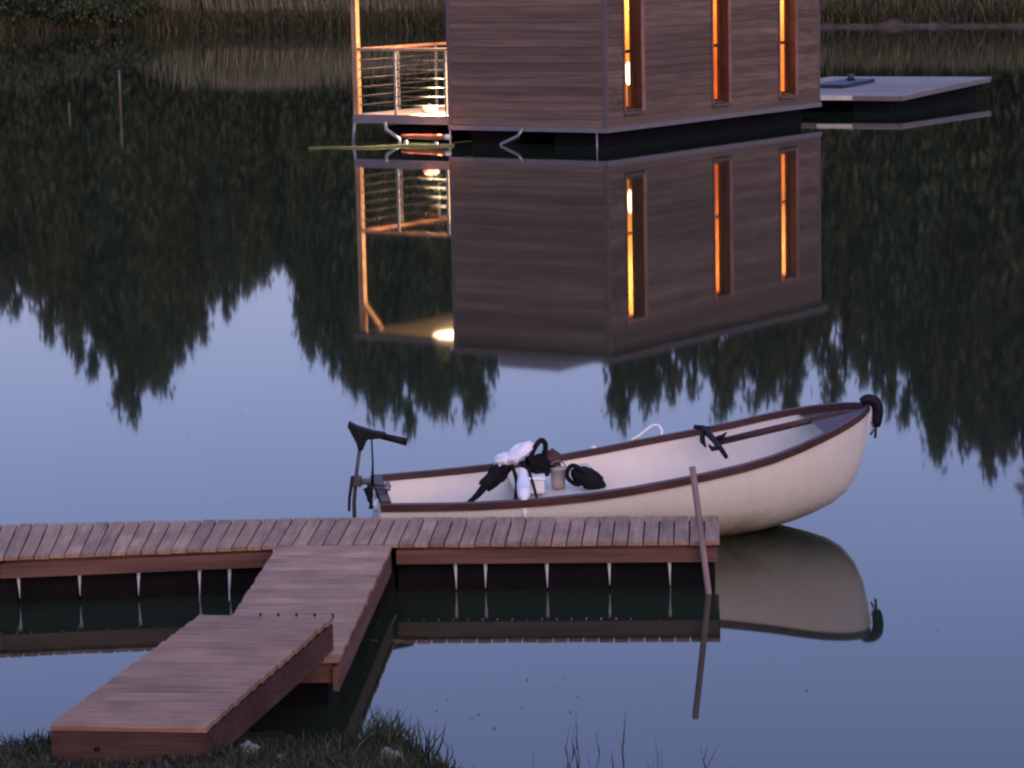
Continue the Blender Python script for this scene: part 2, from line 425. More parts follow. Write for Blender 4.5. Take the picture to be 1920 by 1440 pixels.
def leaf_quads(P, size, stretch=1.6, rng=nrng):
    """random leaf-clump quads, longer than wide, mostly hanging/upright"""
    n = len(P)
    up = rng.normal(0, .55, (n, 3)); up[:, 2] += 1.0; up /= np.linalg.norm(up, axis=1)[:, None]
    sd = np.cross(up, rng.normal(0, 1, (n, 3))); sd /= np.linalg.norm(sd, axis=1)[:, None]
    s = (size * rng.uniform(.55, 1.3, n))[:, None]
    a = sd * s * .5; c = up * s * .5 * stretch
    return np.stack([P - c, P + a * .9, P + c, P - a * .9], 1)

def tree_meshes(kind, seed, H, Rm, nclump, nleaf, leaders):
    """crown of several upright leaders carrying leaf clumps; tapered trunk with limbs"""
    rng = np.random.default_rng(seed)
    tops = []
    for k in range(leaders):
        ang = rng.uniform(0, 2 * math.pi); rr = 0 if k == 0 else rng.uniform(.25, .8) * Rm
        tops.append((rr * math.cos(ang), rr * math.sin(ang), H * (1 if k == 0 else rng.uniform(.72, .97))))
    C = []; CR = []
    for k in range(nclump):
        tx, ty, tz = tops[rng.integers(len(tops))] if k > leaders * 4 else tops[k % leaders]
        f = rng.uniform(.06, 1) ** .8 if k > leaders * 4 else .80 + .19 * (k // leaders) / 4
        rad = Rm * .62 * (1 - f) ** .45 * (0.45 + .55 * min(1, f * 4)) + .12
        ang = rng.uniform(0, 2 * math.pi); q = rad * math.sqrt(rng.uniform(.05, 1))
        wob = (f ** 1.3)
        C.append((tx * wob + q * math.cos(ang), ty * wob + q * math.sin(ang), tz * f))
        CR.append((.28 + .55 * (1 - f)) * rng.uniform(.7, 1.25))
    C = np.array(C); CR = np.array(CR)
    P = np.repeat(C, nleaf, 0) + rng.normal(0, 1, (len(C) * nleaf, 3)) * np.repeat(CR, nleaf)[:, None] * np.array([.62, .62, 1.25])
    P[:, 2] = np.maximum(P[:, 2], .3)
    t = np.repeat(rng.uniform(.30, .66, len(C)), nleaf) + rng.normal(0, .03, len(P))
    crown = mesh_from_quads('crown', leaf_quads(P, .23, 2.2, rng), M['leafA'] if kind == 0 else M['leafB'], t)
    tb = MB()
    tb.tube([(0, 0, -.5), (.05, 0, H * .2), (-.04, .05, H * .5), (0, 0, H * .85)], [.22, .17, .11, .03], 7)
    for (tx, ty, tz) in tops[1:]:
        tb.tube([(0, 0, tz * .18), (tx * .45, ty * .45, tz * .45), (tx * .9, ty * .9, tz * .85)], [.11, .07, .02], 5)
    tm = bpy.data.meshes.new('trunk'); tm.from_pydata([tuple(v) for v in tb.v], [], tb.f); tm.materials.append(M['bark'])
    return crown, tm

KINDS = [tree_meshes(0, 1, 16, 2.5, 180, 59, 4), tree_meshes(0, 2, 16, 3.1, 210, 59, 6), tree_meshes(1, 3, 16, 2.8, 195, 59, 5),
         tree_meshes(0, 4, 16, 2.0, 135, 59, 3), tree_meshes(1, 5, 16, 3.4, 90, 45, 7)]
TLAB = ['tall narrow dark tree growing on the far bank', 'broad dark tree with several spires on the far bank',
        'olive green tree with uneven crown on the far bank', 'slim pointed dark tree on the far bank', 'thin airy tree with gaps in its crown on the far bank']
def put_tree(x, y, h, k, wscale=1.0):
    z = max(far_z((Vector((x, y, 0)) - SO).dot(ES), (Vector((x, y, 0)) - SO).dot(ET)), 0)
    t = thing('bank_tree', (x, y, z), TLAB[k], 'tree', 'trees along the far bank')
    crown, trunk = KINDS[k]; s = (h - z) / 16
    for nm, me in (('crown', crown), ('trunk', trunk)):
        o = bpy.data.objects.new(nm, me); COL.objects.link(o); o.parent = t
    t.scale = (s * wscale, s * wscale, s); t.rotation_euler = (0, 0, rnd.uniform(0, 6.28))
# front row: position along the picture, height
for x, y, h, k, ws in (
    (-27.5, 147, 15.5, 1, 1), (-25.6, 146, 14.4, 0, 1), (-23.4, 145, 15.6, 2, .9), (-21.4, 144, 17.2, 0, .85), (-20.2, 143.5, 16.4, 3, 1),
    (-19.0, 142, 18.9, 3, .95), (-17.6, 142, 17.6, 1, .8), (-16.4, 142, 16.3, 0, .8), (-15.2, 141, 15.2, 2, .8), (-13.9, 140, 14.0, 0, .8), (-12.7, 139, 12.8, 3, .9),
    (-12.3, 140, 12.2, 1, 1.2), (-11.5, 140, 11.6, 1, 1.3), (-10.5, 140, 12.0, 1, 1.3), (14.2, 130, 13.6, 1, 1.0), (12.6, 131, 13.2, 2, 1.0), (-9.7, 137, 15.6, 3, .75), (-8.6, 137, 16.4, 0, .75), (-7.6, 136, 17.2, 3, .9), (-6.4, 136, 18.2, 1, .8), (-5.0, 135, 18.9, 0, .85),
    (-3.4, 134, 17.8, 1, .8), (-1.9, 133, 18.0, 3, 1.0), (-.9, 133, 16.0, 3, .8), (.8, 132, 14.0, 1, .8), (2.8, 131, 14.0, 2, .9),
    (5.0, 130, 17.8, 3, .85), (6.1, 129, 17.0, 3, .9), (7.4, 129, 16.2, 4, .8), (9.2, 128, 17.6, 4, .8), (10.7, 127, 17.0, 4, .9), (12.3, 127, 17.5, 4, .9),
    (13.9, 126, 16.8, 4, .9), (15.4, 125, 15.6, 2, .75), (16.9, 124.5, 17.2, 0, .85), (18.5, 124, 18.6, 1, .8), (19.6, 123.5, 17.6, 4, .8), (20.7, 123, 19.4, 0, .85), (22.2, 122, 20.6, 2, .9), (23.8, 121, 20.5, 1, 1), (25.6, 120, 19, 0, 1)):
    put_tree(x, y, h, k, ws * (1.18 if x < -11 else 1.08))
# second row and beyond the frame
for i in range(22):
    s = -40 + i * 3.7 + rnd.uniform(-1, 1); p = far_pt(s, 27 + rnd.uniform(-3, 5), 0)
    hh = 11.5 + rnd.uniform(-1, 1.5) if s < 12 else 15 + rnd.uniform(-1.5, 1.5)
    put_tree(p.x, p.y, hh, rnd.choice((0, 1, 2)), 1.25)
for i in range(10):
    for sgn in (-1, 1):
        p = far_pt(sgn * (38 + i * 5) + rnd.uniform(-1, 1) * 2 + (0 if sgn > 0 else 2), 14 + rnd.uniform(-4, 6), 0)
        put_tree(p.x, p.y, 15 + rnd.uniform(-3, 4), rnd.choice((0, 1, 2)), 1.2)

# bushes on the far bank, low and dark
def bush(x, y, h, r, seed, label, mat='leafA'):
    rng = np.random.default_rng(seed)
    z0 = max(far_z((Vector((x, y, 0)) - SO).dot(ES), (Vector((x, y, 0)) - SO).dot(ET)), 0)
    n = 46
    th = rng.uniform(0, 2 * math.pi, n); q = np.sqrt(rng.uniform(0, 1, n)) * r
    hh = h * np.sqrt(np.clip(1 - (q / r) ** 2 * .8, .1, 1)) * rng.uniform(.25, 1, n)
    C = np.stack([q * np.cos(th), q * np.sin(th), hh], 1)
    P = np.repeat(C, 34, 0) + rng.normal(0, .2, (n * 34, 3)); P[:, 2] = np.maximum(P[:, 2], .03)
    t = np.repeat(rng.uniform(.1, .9, n), 34) + rng.normal(0, .12, n * 34)
    o = thing('bank_bush', (x, y, z0), label, 'bush', 'bushes along the far bank')
    me = mesh_from_quads('leaves', leaf_quads(P, .17, 1.4, rng), M[mat], t)
    c = bpy.data.objects.new('leaves', me); COL.objects.link(c); c.parent = o
    sb = MB()
    for k in range(6):
        a = k * 1.05; sb.tube([(x, y, z0 - .1), (x + .35 * r * math.cos(a), y + .35 * r * math.sin(a), z0 + h * .4), (x + .6 * r * math.cos(a), y + .6 * r * math.sin(a), z0 + h * .75)], [.04, .03, .01], 5)
    ORIGIN[o] = Vector((x, y, z0)); sb.build('stems', M['bark'], o)
for (s, t, h, r, lab) in ((-25.2, 1.2, 2.2, 1.6, 'dark round bush at the far left of the bank'), (-22.6, .9, 1.9, 1.4, 'dark bush leaning to the water left of the reeds'),
                          (-20.2, 1.0, 1.5, 1.2, 'small dark bush between the left bushes and pale reeds'), (-28, 2, 3, 2, 'tall dark bush past the left edge of the picture')):
    p = far_pt(s, t, 0); bush(p.x, p.y, h, r, int(s * -10), lab)
# understory that closes the wood under the crowns
k = 0
for i in range(40):
    s = -44 + i * 2.2 + rnd.uniform(-.6, .6); p = far_pt(s, 13 + rnd.uniform(-3, 3), 0)
    k += 1; bush(p.x, p.y, 3.4 + rnd.uniform(-.8, 1.2), 2.0, 500 + k, 'dark leafy thicket under the trees of the far bank', 'leafA' if k % 3 else 'leafB')

def blades(name, mat, roots, hmin, hmax, wd, lean=.25, tint=(0, 1), rng=nrng, label=None, kind='stuff', two=False):
    roots = np.array(roots, float); n = len(roots)
    h = rng.uniform(hmin, hmax, n); ang = rng.uniform(0, 2 * math.pi, n)
    side = np.stack([np.cos(ang), np.sin(ang), np.zeros(n)], 1) * (wd * rng.uniform(.6, 1.3, n))[:, None]
    d1 = rng.normal(0, lean, (n, 3)); d1[:, 2] = 1
    mid = roots + d1 * (h * .55)[:, None]
    tip = roots + d1 * (h * .9)[:, None] + np.stack([rng.normal(0, lean * .6, n), rng.normal(0, lean * .6, n), rng.uniform(-.05, .1, n)], 1) * h[:, None]
    tn = np.repeat(rng.uniform(*tint, n), 2)
    q1 = np.stack([roots - side, roots + side, mid + side * .8, mid - side * .8], 1)
    q2 = np.stack([mid - side * .8, mid + side * .8, tip + side * .12, tip - side * .12], 1)
    V = np.stack([q1, q2], 1).reshape(-1, 4, 3)
    o = bpy.data.objects.new(name, mesh_from_quads(name, V, mat, tn)); COL.objects.link(o)
    tag(o, label, None, None, kind); return o

# pale reeds and dark sedge on the far bank
def far_roots(n, s0, s1, t0, t1, rng, clump=.5):
    s = rng.uniform(s0, s1, n) + rng.normal(0, 1.6, n); t = t0 + (t1 - t0) * rng.uniform(0, 1, n) ** 1.3
    r = []
    for a, c in zip(s, t):
        if mnoise.noise(Vector((a * .55, c * .4, 1))) + .45 * mnoise.noise(Vector((a * 2.2, c, 5))) < clump - .75: continue
        p = far_pt(a, c + shore_wob(a) * max(0, 1 - c / 30), far_z(a, c)); r.append((p.x, p.y, p.z - .05))
    return r
rg = np.random.default_rng(5)
blades('reed_bed', M['reed'], far_roots(8000, -13.5, -3, 2.0, 7, rg, .5), .8, 1.9, .030, .12, (.25, 1), rg, 'pale reeds standing on the far bank')
blades('tall_reed_bed', M['reed'], far_roots(7000, -17.5, -12.5, 2.4, 7, rg, .5), 1.3, 2.7, .030, .10, (.2, .9), rg, 'taller pale reeds on the far bank left of the porch')
blades('green_reed_bed', M['greenreed'], far_roots(10000, 7, 30, 2.2, 7, rg, .45) + far_roots(3000, -4, 8, 2, 6, rg) + far_roots(3000, -30, -18, 2, 7, rg), .7, 1.6, .030, .12, (0, 1), rg, 'greenish reeds standing on the far bank')
blades('sedge_bed', M['sedge'], far_roots(13000, -44, 6, -.05, 2.6, rg, .30) + far_roots(7000, 6, 40, .35, 2.8, rg, .42), .35, .85, .035, .22, (.0, .8), rg, 'dark sedge along the far water line')
blades('meadow_grass', M['sedge'], far_roots(9000, -44, 40, 5, 14, rg, .3), .5, 1.2, .04, .2, (.1, 1), rg, 'rough grass under the far trees')

# ------------------------------------------------------------------ houseboat
HA = Vector((1.738, 50.446, 0)); AZ = R(56.4)
HU = Vector((math.cos(AZ), math.sin(AZ), 0)); HV = Vector((-HU.y, HU.x, 0)); UP = Vector((0, 0, 1))
def hp(a, b_, z): return HA + HU * a + HV * b_ + UP * z
def hbox(mb, a0, a1, b0, b1, z0, z1):
    return mb.obox(hp((a0 + a1) / 2, (b0 + b1) / 2, (z0 + z1) / 2), HU, HV, UP, abs(a1 - a0) / 2, abs(b1 - b0) / 2, abs(z1 - z0) / 2)
house = thing('houseboat', HA, 'dark timber houseboat with three lit slit windows and a lit porch', 'houseboat')
LA, LB, LP = 8.04, 3.32, 5.45            # length, width, porch end
Z0, Z1 = .33, 3.72
WIN = [(.62, 1.17), (3.77, 4.33), (6.38, 6.98)]; WZ = [(.60, 3.12), (.56, 3.08), (.56, 3.02)]
TH = .21
# floor platform, pontoons, rim
fl = hbox(MB(), 0.03, LA - .03, .03, LB - .03, .27, .33).build('floor', M['pine'], house)
rim = MB()
hbox(rim, -.03, LA + .03, -.05, .0, .245, .33); hbox(rim, -.05, 0, 0, LB, .245, .33); hbox(rim, LA, LA + .05, 0, LB, .245, .33)
rim.build('floor_rim', M['rim'], house)
for (b0, b1) in ((.22, 1.25), (2.0, 3.05), (3.9, 5.0)):
    p = MB(); hbox(p, .25 if b1 < 3.5 else .4, LA - .3 if b1 < 3.5 else 3.8, b0, b1, -.35, .26); p.build('pontoon', M['black'], house, .04)
# walls: backing with real openings, cladding boards as sub-parts
def wall_board(wl, a0, a1, z0, z1, face):
    h = (z1 - z0); d = .018 + rnd.uniform(-.003, .003)
    if face == 'side': return piece('board', CLAD, wl, hp((a0 + a1) / 2, -.012, (z0 + z1) / 2), HU, ((a1 - a0), d, h - .006))
    if face == 'front': return piece('board', CLAD, wl, hp(-.012, (a0 + a1) / 2, (z0 + z1) / 2), HV, ((a1 - a0), d, h - .006))
CLAD = board_mesh('board', M['clad'])
side = MB()
cuts = [0] + [x for wn in WIN for x in wn] + [LA]
for i in range(0, 8, 2): hbox(side, cuts[i] + (.107 if i else 0), cuts[i + 1] - (.047 if i < 6 else 0), 0, TH, Z0, Z1)
for (a0, a1), (z0, z1) in zip(WIN, WZ):
    hbox(side, a0 - .047, a1 + .107, 0, TH, Z0, z0 - .047); hbox(side, a0 - .047, a1 + .107, 0, TH, z1 + .047, Z1)
side = side.build('side_wall', M['clad'], house)
front = hbox(MB(), 0, TH, TH, LB, Z0, Z1).build('front_wall', M['clad'], house)
NB = 24; bh = (Z1 - Z0) / NB
for i in range(NB):
    z0 = Z0 + i * bh; z1 = z0 + bh
    wall_board(front, .06, LB - .05, z0, z1, 'front')
    lo = 0.06; segs = []
    for (a0, a1), (w0, w1) in zip(WIN, WZ):
        if z0 < w1 - .03 and z1 > w0 + .03: segs.append((lo, a0 - .045)); lo = a1 + .108
    segs.append((lo, LA - .06))
    for a, c in segs: wall_board(side, a, c, z0, z1, 'side')
bw = MB(); hbox(bw, LA - TH, LA, TH, LB - TH, Z0, Z1); bw.build('end_wall', M['clad'], house)
# porch wall with glazed door (faces the porch)
pw = MB()
hbox(pw, TH, 1.9, LB - TH, LB, Z0, Z1); hbox(pw, 2.9, LA, LB - TH, LB, Z0, Z1); hbox(pw, 1.9, 2.9, LB - TH, LB, 2.6, Z1)
pw = pw.build('porch_wall', M['clad'], house)
dr = MB(); hbox(dr, 1.9, 1.98, LB - .12, LB - .06, .33, 2.6); hbox(dr, 2.82, 2.9, LB - .12, LB - .06, .33, 2.6); hbox(dr, 1.98, 2.82, LB - .12, LB - .06, .33, .42); hbox(dr, 1.98, 2.82, LB - .12, LB - .06, 2.5, 2.6)
dr = dr.build('porch_door', M['reveal'], house)
hbox(MB(), 1.98, 2.82, LB - .095, LB - .085, .42, 2.5).build('pane', M['glass'], dr)
# corner trims
for (a, b0) in ((-.018, -.018), (-.018, LB - .055), (LA - .06, -.018)):
    t = MB(); hbox(t, a - .01, a + .075, b0 - .01, b0 + .075, Z0, Z1); t.build('corner_trim', M['trim'], house, .006)
# windows
for (a0, a1), (z0, z1), zm in zip(WIN, WZ, (1.62, 1.60, 1.55)):
    f = MB()
    hbox(f, a0 - .045, a0, -.035, TH - .01, z0 - .045, z1 + .045); hbox(f, a1, a1 + .105, -.035, TH - .01, z0 - .045, z1 + .045)
    hbox(f, a0, a1, -.035, TH - .01, z0 - .045, z0); hbox(f, a0, a1, -.035, TH - .01, z1, z1 + .045)
    fr = f.build('window', M['reveal'], house)
    cs = MB(); hbox(cs, a0 - .05, a0 - .004, -.045, -.0355, z0 - .05, z1 + .05); hbox(cs, a1 + .004, a1 + .11, -.045, -.0355, z0 - .05, z1 + .05); hbox(cs, a0 - .004, a1 + .004, -.045, -.0355, z1 + .004, z1 + .05)
    cs.build('casing', M['casing'], fr)
    s_ = MB(); hbox(s_, a0, a0 + .23, .13, .18, z0, z1); hbox(s_, a1 - .05, a1, .13, .18, z0, z1); hbox(s_, a0 + .23, a1 - .05, .13, .18, z0, z0 + .05); hbox(s_, a0 + .23, a1 - .05, .13, .18, z1 - .05, z1)
    hbox(s_, a0 + .23, a1 - .05, .13, .18, zm - .03, zm + .03)
    s_.build('sash', M['reveal'], fr)
    for (p0, p1) in ((z0 + .05, zm - .035), (zm + .035, z1 - .05)):
        hbox(MB(), a0 + .23, a1 - .05, .150, .158, p0, p1).build('pane', M['glass'], fr)
    sl = MB(); hbox(sl, a0 - .06, a1 + .06, -.075, -.035, z0 - .075, z0 - .03); sl.build('sill', M['trim'], fr)
# interior partitions
for a in (3.2, 6.05):
    hbox(MB(), a, a + .08, TH, LB - TH, Z0, Z1 - .02).build('partition', M['pine'], house)
li = MB(); hbox(li, TH, LA - TH, LB - TH - .03, LB - TH - .002, Z0, Z1); 
# inner lining on the back of the porch wall, left open at the door
li = MB(); hbox(li, TH + .01, 1.88, LB - TH - .03, LB - TH - .003, Z0 + .01, Z1 - .02); hbox(li, 2.92, 3.19, LB - TH - .03, LB - TH - .003, Z0 + .01, Z1 - .02); hbox(li, 3.29, 6.04, LB - TH - .03, LB - TH - .003, Z0 + .01, Z1 - .02); hbox(li, 6.14, LA - TH - .01, LB - TH - .03, LB - TH - .003, Z0 + .01, Z1 - .02)
hbox(li, LA - TH - .03, LA - TH - .003, TH + .01, LB - TH - .04, Z0 + .01, Z1 - .02)
li.build('lining', M['pine'], house)
# roof
rf = MB(); hbox(rf, -.09, LA + .10, -.10, LB + .02, Z1, Z1 + .08); hbox(rf, -.05, LA + .06, -.06, LB - .02, Z1 + .08, Z1 + .12)
roof = rf.build('roof', M['roof'], house)
fa = MB(); hbox(fa, -.12, LA + .13, -.13, -.103, Z1 - .02, Z1 + .09); hbox(fa, -.12, -.093, -.101, LB + .02, Z1 - .02, Z1 + .09)
fa.build('fascia', M['trim'], roof)
hb = MB(); hbox(hb, .15, 1.3, 1.15, 2.45, Z1 + .123, Z1 + .36); hb.build('roof_hatch', M['rim'], roof, .02)
# porch
PD = 3.9
pf = MB(); hbox(pf, .05, PD, LB + .02, LP, .36, .44); pf.build('porch_joists', M['trim'], house)
PFB = board_mesh('floor_board', M['porchfloor'])
pfl = MB(); hbox(pfl, .04, PD, LB + .03, LP, .44, .46); pfl = pfl.build('porch_floor', M['trim'], house)
nb = int((PD - .04) / .14)
for i in range(nb):
    piece('floor_board', PFB, pfl, hp(.04 + .14 * (i + .5), (LB + .03 + LP) / 2, .475), HV, (LP - LB - .03, .133, .03))
pr = MB(); hbox(pr, 0, .04, LB + .03, LP + .05, .33, .492); hbox(pr, .04, PD, LP, LP + .05, .33, .492); pr.build('porch_rim', M['rim'], house)
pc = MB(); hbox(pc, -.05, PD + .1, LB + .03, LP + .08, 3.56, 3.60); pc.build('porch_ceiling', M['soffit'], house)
pro = MB(); hbox(pro, -.08, PD + .15, LB + .03, LP + .12, 3.60, 3.70); pro.build('porch_roof', M['roof'], house)
for (a, b_) in ((.06, LP - .02), (PD - .08, LP - .02)):
    t = MB(); hbox(t, a - .055, a + .055, b_ - .055, b_ + .055, .492, 3.56)
    t.tube([hp(a, b_ - .04, 3.05), hp(a, b_ - .42, 3.50)], .045, 6, smooth=False)
    t.build('porch_post', M['post'], house)
for b_ in (3.43, 4.55):
    t = MB(); hbox(t, .035, .075, b_ - .022, b_ + .022, .492, 1.66); t.build('rail_post', M['steel'], house)
for a in (1.35, 2.6):
    t = MB(); hbox(t, a - .022, a + .022, LP - .06, LP - .02, .492, 1.66); t.build('rail_post', M['steel'], house)
t = MB(); hbox(t, .02, .10, LB + .04, LP - .08, 1.66, 1.71); t.build('top_rail', M['post'], house)
t = MB(); hbox(t, .12, PD - .14, LP - .07, LP + .01, 1.66, 1.71); t.build('top_rail', M['casing'], house)
for i in range(6):
    z = .66 + .165 * i
    MB().tube([hp(.055, LB + .05, z), hp(.055, LP - .08, z)], .010, 6).build('rail_wire', M['cable'], house)
    MB().tube([hp(.12, LP - .04, z), hp(PD - .13, LP - .04, z)], .010, 6).build('rail_wire', M['cable'], house)
# mooring struts and pipes below the floor
def strut(pts, r, mat='steel'): MB().tube(pts, r, 7).build('mooring_strut', M[mat], house)
strut([hp(-.06, 1.70, .30), hp(-.10, 1.78, .16), hp(-.16, 2.10, .02), hp(-.16, 2.12, -.4)], .035)
strut([hp(-.06, 4.72, .36), hp(-.08, 4.68, .22), hp(-.12, 4.36, .06), hp(-.13, 4.28, -.4)], .04)
strut([hp(-.05, 5.42, .34), hp(-.06, 5.44, .16), hp(-.06, 5.50, -.4)], .03)
strut([hp(-.05, .16, .26), hp(-.05, .16, -.5)], .016)
strut([hp(-.05, 3.28, .30), hp(-.05, 3.28, -.5)], .016)
# wall lantern on the porch wall and its light
lp = hp(.45, LB + .06, 2.15)
lm = MB(); lm.obox(lp, HU, HV, UP, .05, .04, .11); lant = lm.build('lantern', M['blackrub'], house)
lm = MB(); lm.obox(lp + UP * .118, HU, HV, UP, .035, .025, .006); lm.obox(lp - UP * .118, HU, HV, UP, .035, .025, .006); lm.build('lamp_cap', M['metal'], lant)
def lamp(loc, watts, col, rad=.08, name='lamp_light'):
    l = bpy.data.lights.new(name, 'POINT'); l.energy = watts; l.color = col; l.shadow_soft_size = rad
    o = bpy.data.objects.new(name, l); COL.objects.link(o); o.location = loc
lamp(hp(.58, LB + .26, 2.12), 58, (1, .62, .32), 0)
for zz, up_ in ((2.30, 1), (2.0, -1)):
    l = bpy.data.lights.new('wall_washer', 'SPOT'); l.energy = 4200 if up_ > 0 else 2000; l.color = (1, .74, .42); l.spot_size = R(50 if up_ > 0 else 62); l.spot_blend = .6; l.shadow_soft_size = 0
    o = bpy.data.objects.new('wall_washer', l); COL.objects.link(o); o.location = hp(.45, LB + .16, zz)
    o.rotation_euler = (0 if up_ < 0 else math.pi, 0, 0)
lamp(hp(2.3, 1.7, 2.9), 80, (1, .54, .17))
lamp(hp(4.9, 1.7, 2.8), 55, (1, .36, .10))
lamp(hp(7.2, 1.7, 2.9), 95, (1, .62, .28))
tl = thing('table_lamp', hp(2.2, .86, Z0), 'glowing table lamp seen through the nearest slit window of the houseboat', 'lamp')
MB().blob(hp(2.2, .86, 1.17), (.065, .065, .21), amp=0).build('lamp_shade', M['shade'], tl)
t = MB(); t.tube([hp(2.2, .86, Z0 + .002), hp(2.2, .86, Z0 + .03), hp(2.2, .86, Z0 + .031), hp(2.2, .86, .95)], [.16, .15, .02, .02], 10); t.build('lamp_stand', M['blackrub'], tl)

bu = thing('porch_bundle', hp(.45, 4.1, .492), 'small brown bundle left on the lit porch floor of the houseboat', 'bundle')
MB().blob(hp(.5, 4.1, .56), (.15, .10, .08), (0, 0, .4), .5, 3, 61, 16, 10).build('bundle_body', M['brown'], bu)
MB().tube(crv([hp(.45, 4.0, .60), hp(.45, 4.06, .66), hp(.5, 4.14, .66), hp(.52, 4.2, .60)]), .014, 7).build('strap', M['blackcloth'], bu)
# orange float and yellow-green rope beside the porch
of = thing('float_tube', hp(-.5, 3.6, 0), 'orange float tube lying at the water under the porch corner', 'float')
MB().tube([hp(-.35, 4.15, .13), hp(-.4, 3.3, .14), hp(-.42, 3.1, .14)], [.035, .052, .045], 10).build('tube', M['orange'], of)
MB().tube([hp(-.42, 3.12, .14), hp(-.425, 3.03, .14)], [.055, .048], 10).build('end_cap', M['pin'], of)
MB().tube([hp(-.40, 3.35, .06), hp(-.40, 3.35, -.5)], .03, 8).build('leg', M['pin'], of)
MB().tube([hp(-.36, 4.05, .06), hp(-.36, 4.05, -.5)], .03, 8).build('leg', M['pin'], of)
yr = MB(); yr.tube([Vector((lerp(-3.55, -.95, i / 24), 51.6 + .12 * math.sin(i * .5), .014)) for i in range(25)], [.009 + .016 * min(1, max(0, (i - 3) / 9)) for i in range(25)], 7)
tag(yr.build('floating_rope', M['yellowrope']), 'yellow green rope floating on the water before the porch', 'rope')

# ------------------------------------------------------------------ swimming platform at the right end of the houseboat
PA = Vector((8.05, 58.75, 0)); a_ = R(63); PU = Vector((math.cos(a_), math.sin(a_), .015)).normalized(); PV = Vector((-math.sin(a_), math.cos(a_), 0))
plat = thing('floating_platform', PA, 'low grey timber platform floating at the far end of the houseboat', 'platform')
def pp(a, b_, z): return PA + PU * a + PV * b_ + UP * z
PLB = board_mesh('plank', M['platform'])
for i in range(24):
    piece('plank', PLB, plat, pp(.125 + i * .25, 1.9, .325), PV, (3.8, .242, .03), 0, 0)
t = MB(); t.obox(pp(3.0, .03, .27), PU, PV, UP, 2.96, .025, .04); t.obox(pp(.02, 1.9, .27), PU, PV, UP, .025, 1.84, .04); t.build('edge_board', M['rim'], plat)
for b_ in (.7, 3.0):
    MB().obox(pp(3.0, b_, .02), PU, PV, UP, 2.85, .42, .235).build('float', M['black'], plat, .03)
MB().obox(pp(-.03, 1.45, .29), PU, PV, UP, .035, .38, .045).build('bumper', M['pin'], plat)
ht = thing('deck_hatch', pp(3.2, 2.5, .34), 'dark blue flat box with a knob lying on the grey platform', 'hatch')
MB().obox(pp(3.0, 2.35, .385), PU, PV, UP, 1.0, .34, .04).build('box', M['bluegrey'], ht, .01)
MB().tube([pp(3.4, 2.35, .425), pp(3.4, 2.35, .50), pp(3.4, 2.35, .56)], [.10, .07, .09], 9).build('knob', M['bluegrey'], ht)

# stakes in the water at the left
def stake(x, y, h, r, lab, lean=0):
    t = MB(); t.tube([(x, y, -1.2), (x + lean * .5, y, h * .5), (x + lean, y, h)], [r, r * .95, r * .85], 8)
    tag(t.build('stake', M['stake']), lab, 'stake', 'stakes standing in the water')
stake(-8.9, 66.7, .88, .036, 'taller pale stake standing in the dark water at the left')
stake(-9.75, 64.5, .26, .02, 'short faint stake in the water, farthest left')

# ------------------------------------------------------------------ floating dock
DZ = .28
dock = thing('floating_dock', (-1.0, 15.8, 0), 'red brown timber dock on black floats across the picture', 'dock')
FR = [Vector((1.113, 15.353, 0)), Vector((-.67, 15.466, 0)), Vector((-1.31, 15.490, 0))]
FL = [Vector((-1.31, 15.490, 0)), Vector((-2.80, 15.335, 0)), Vector((-4.5, 15.16, 0))]
BKR = [Vector((1.160, 16.05, 0)), Vector((-1.27, 16.25, 0))]
BKL = [Vector((-1.27, 16.25, 0)), Vector((-4.70, 16.24, 0))]
def along(P, t):
    L = [(P[i + 1] - P[i]).length for i in range(len(P) - 1)]; d = t * sum(L)
    for i, l in enumerate(L):
        if d <= l or i == len(L) - 1: return P[i] + (P[i + 1] - P[i]) * (d / l)
        d -= l
DKB = chamfer_board('plank', M['deck'], .0775, .021, .004)
for Fp, Bp, n in ((FR, BKR, 29), (FL, BKL, 39)):
    for i in range(n):
        t = (i + .5) / n; f = along(Fp, t); bk = along(Bp, t); d = bk - f; L = d.length + rnd.uniform(-.006, .006)
        piece('plank', DKB, dock, (f + bk) / 2 + UP * (DZ - .0105 + rnd.uniform(-.0015, .0015)) + d.normalized() * rnd.uniform(-.004, .004), d, (L, rnd.uniform(.97, 1.01), 1), 0, rnd.uniform(-.01, .01))
def plank_run(name, p, q, z0, z1, th, parent, mat, bevel=.004, inset=0):
    """a board on edge from p to q, its thickness going away from the viewer"""
    d = (q - p); L = d.length; d.normalize(); n = Vector((-d.y, d.x, 0))
    if n.y < 0: n = -n
    c = (p + q) / 2 + n * (inset + th / 2)
    return MB().obox(c + UP * (z0 + z1) / 2, d, n, UP, L / 2, th / 2, (z1 - z0) / 2).build(name, mat, parent, bevel)
def fasc(p, q, z0, z1, th, parent, inset=.02):
    d = (q - p); L = d.length; dn = d.normalized(); n = Vector((-dn.y, dn.x, 0))
    if n.y < 0: n = -n
    o = bpy.data.objects.new('fascia_board', FAB); COL.objects.link(o); o.parent = parent
    c = (p + q) / 2 + n * (inset + th / 2) + UP * ((z0 + z1) / 2)
    m3 = Matrix((dn, UP.cross(dn), UP)).transposed().to_4x4()
    o.matrix_local = Matrix.Translation(c - ORIGIN[parent]) @ m3 @ Matrix.Diagonal((L, th, z1 - z0, 1)); ORIGIN[o] = ORIGIN[parent]
    return o
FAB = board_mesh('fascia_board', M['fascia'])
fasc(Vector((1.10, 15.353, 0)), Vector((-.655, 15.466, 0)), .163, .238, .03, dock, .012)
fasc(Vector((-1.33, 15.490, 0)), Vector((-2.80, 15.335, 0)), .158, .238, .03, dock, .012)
fasc(Vector((-2.803, 15.335, 0)), Vector((-4.5, 15.16, 0)), .158, .238, .03, dock, .012)
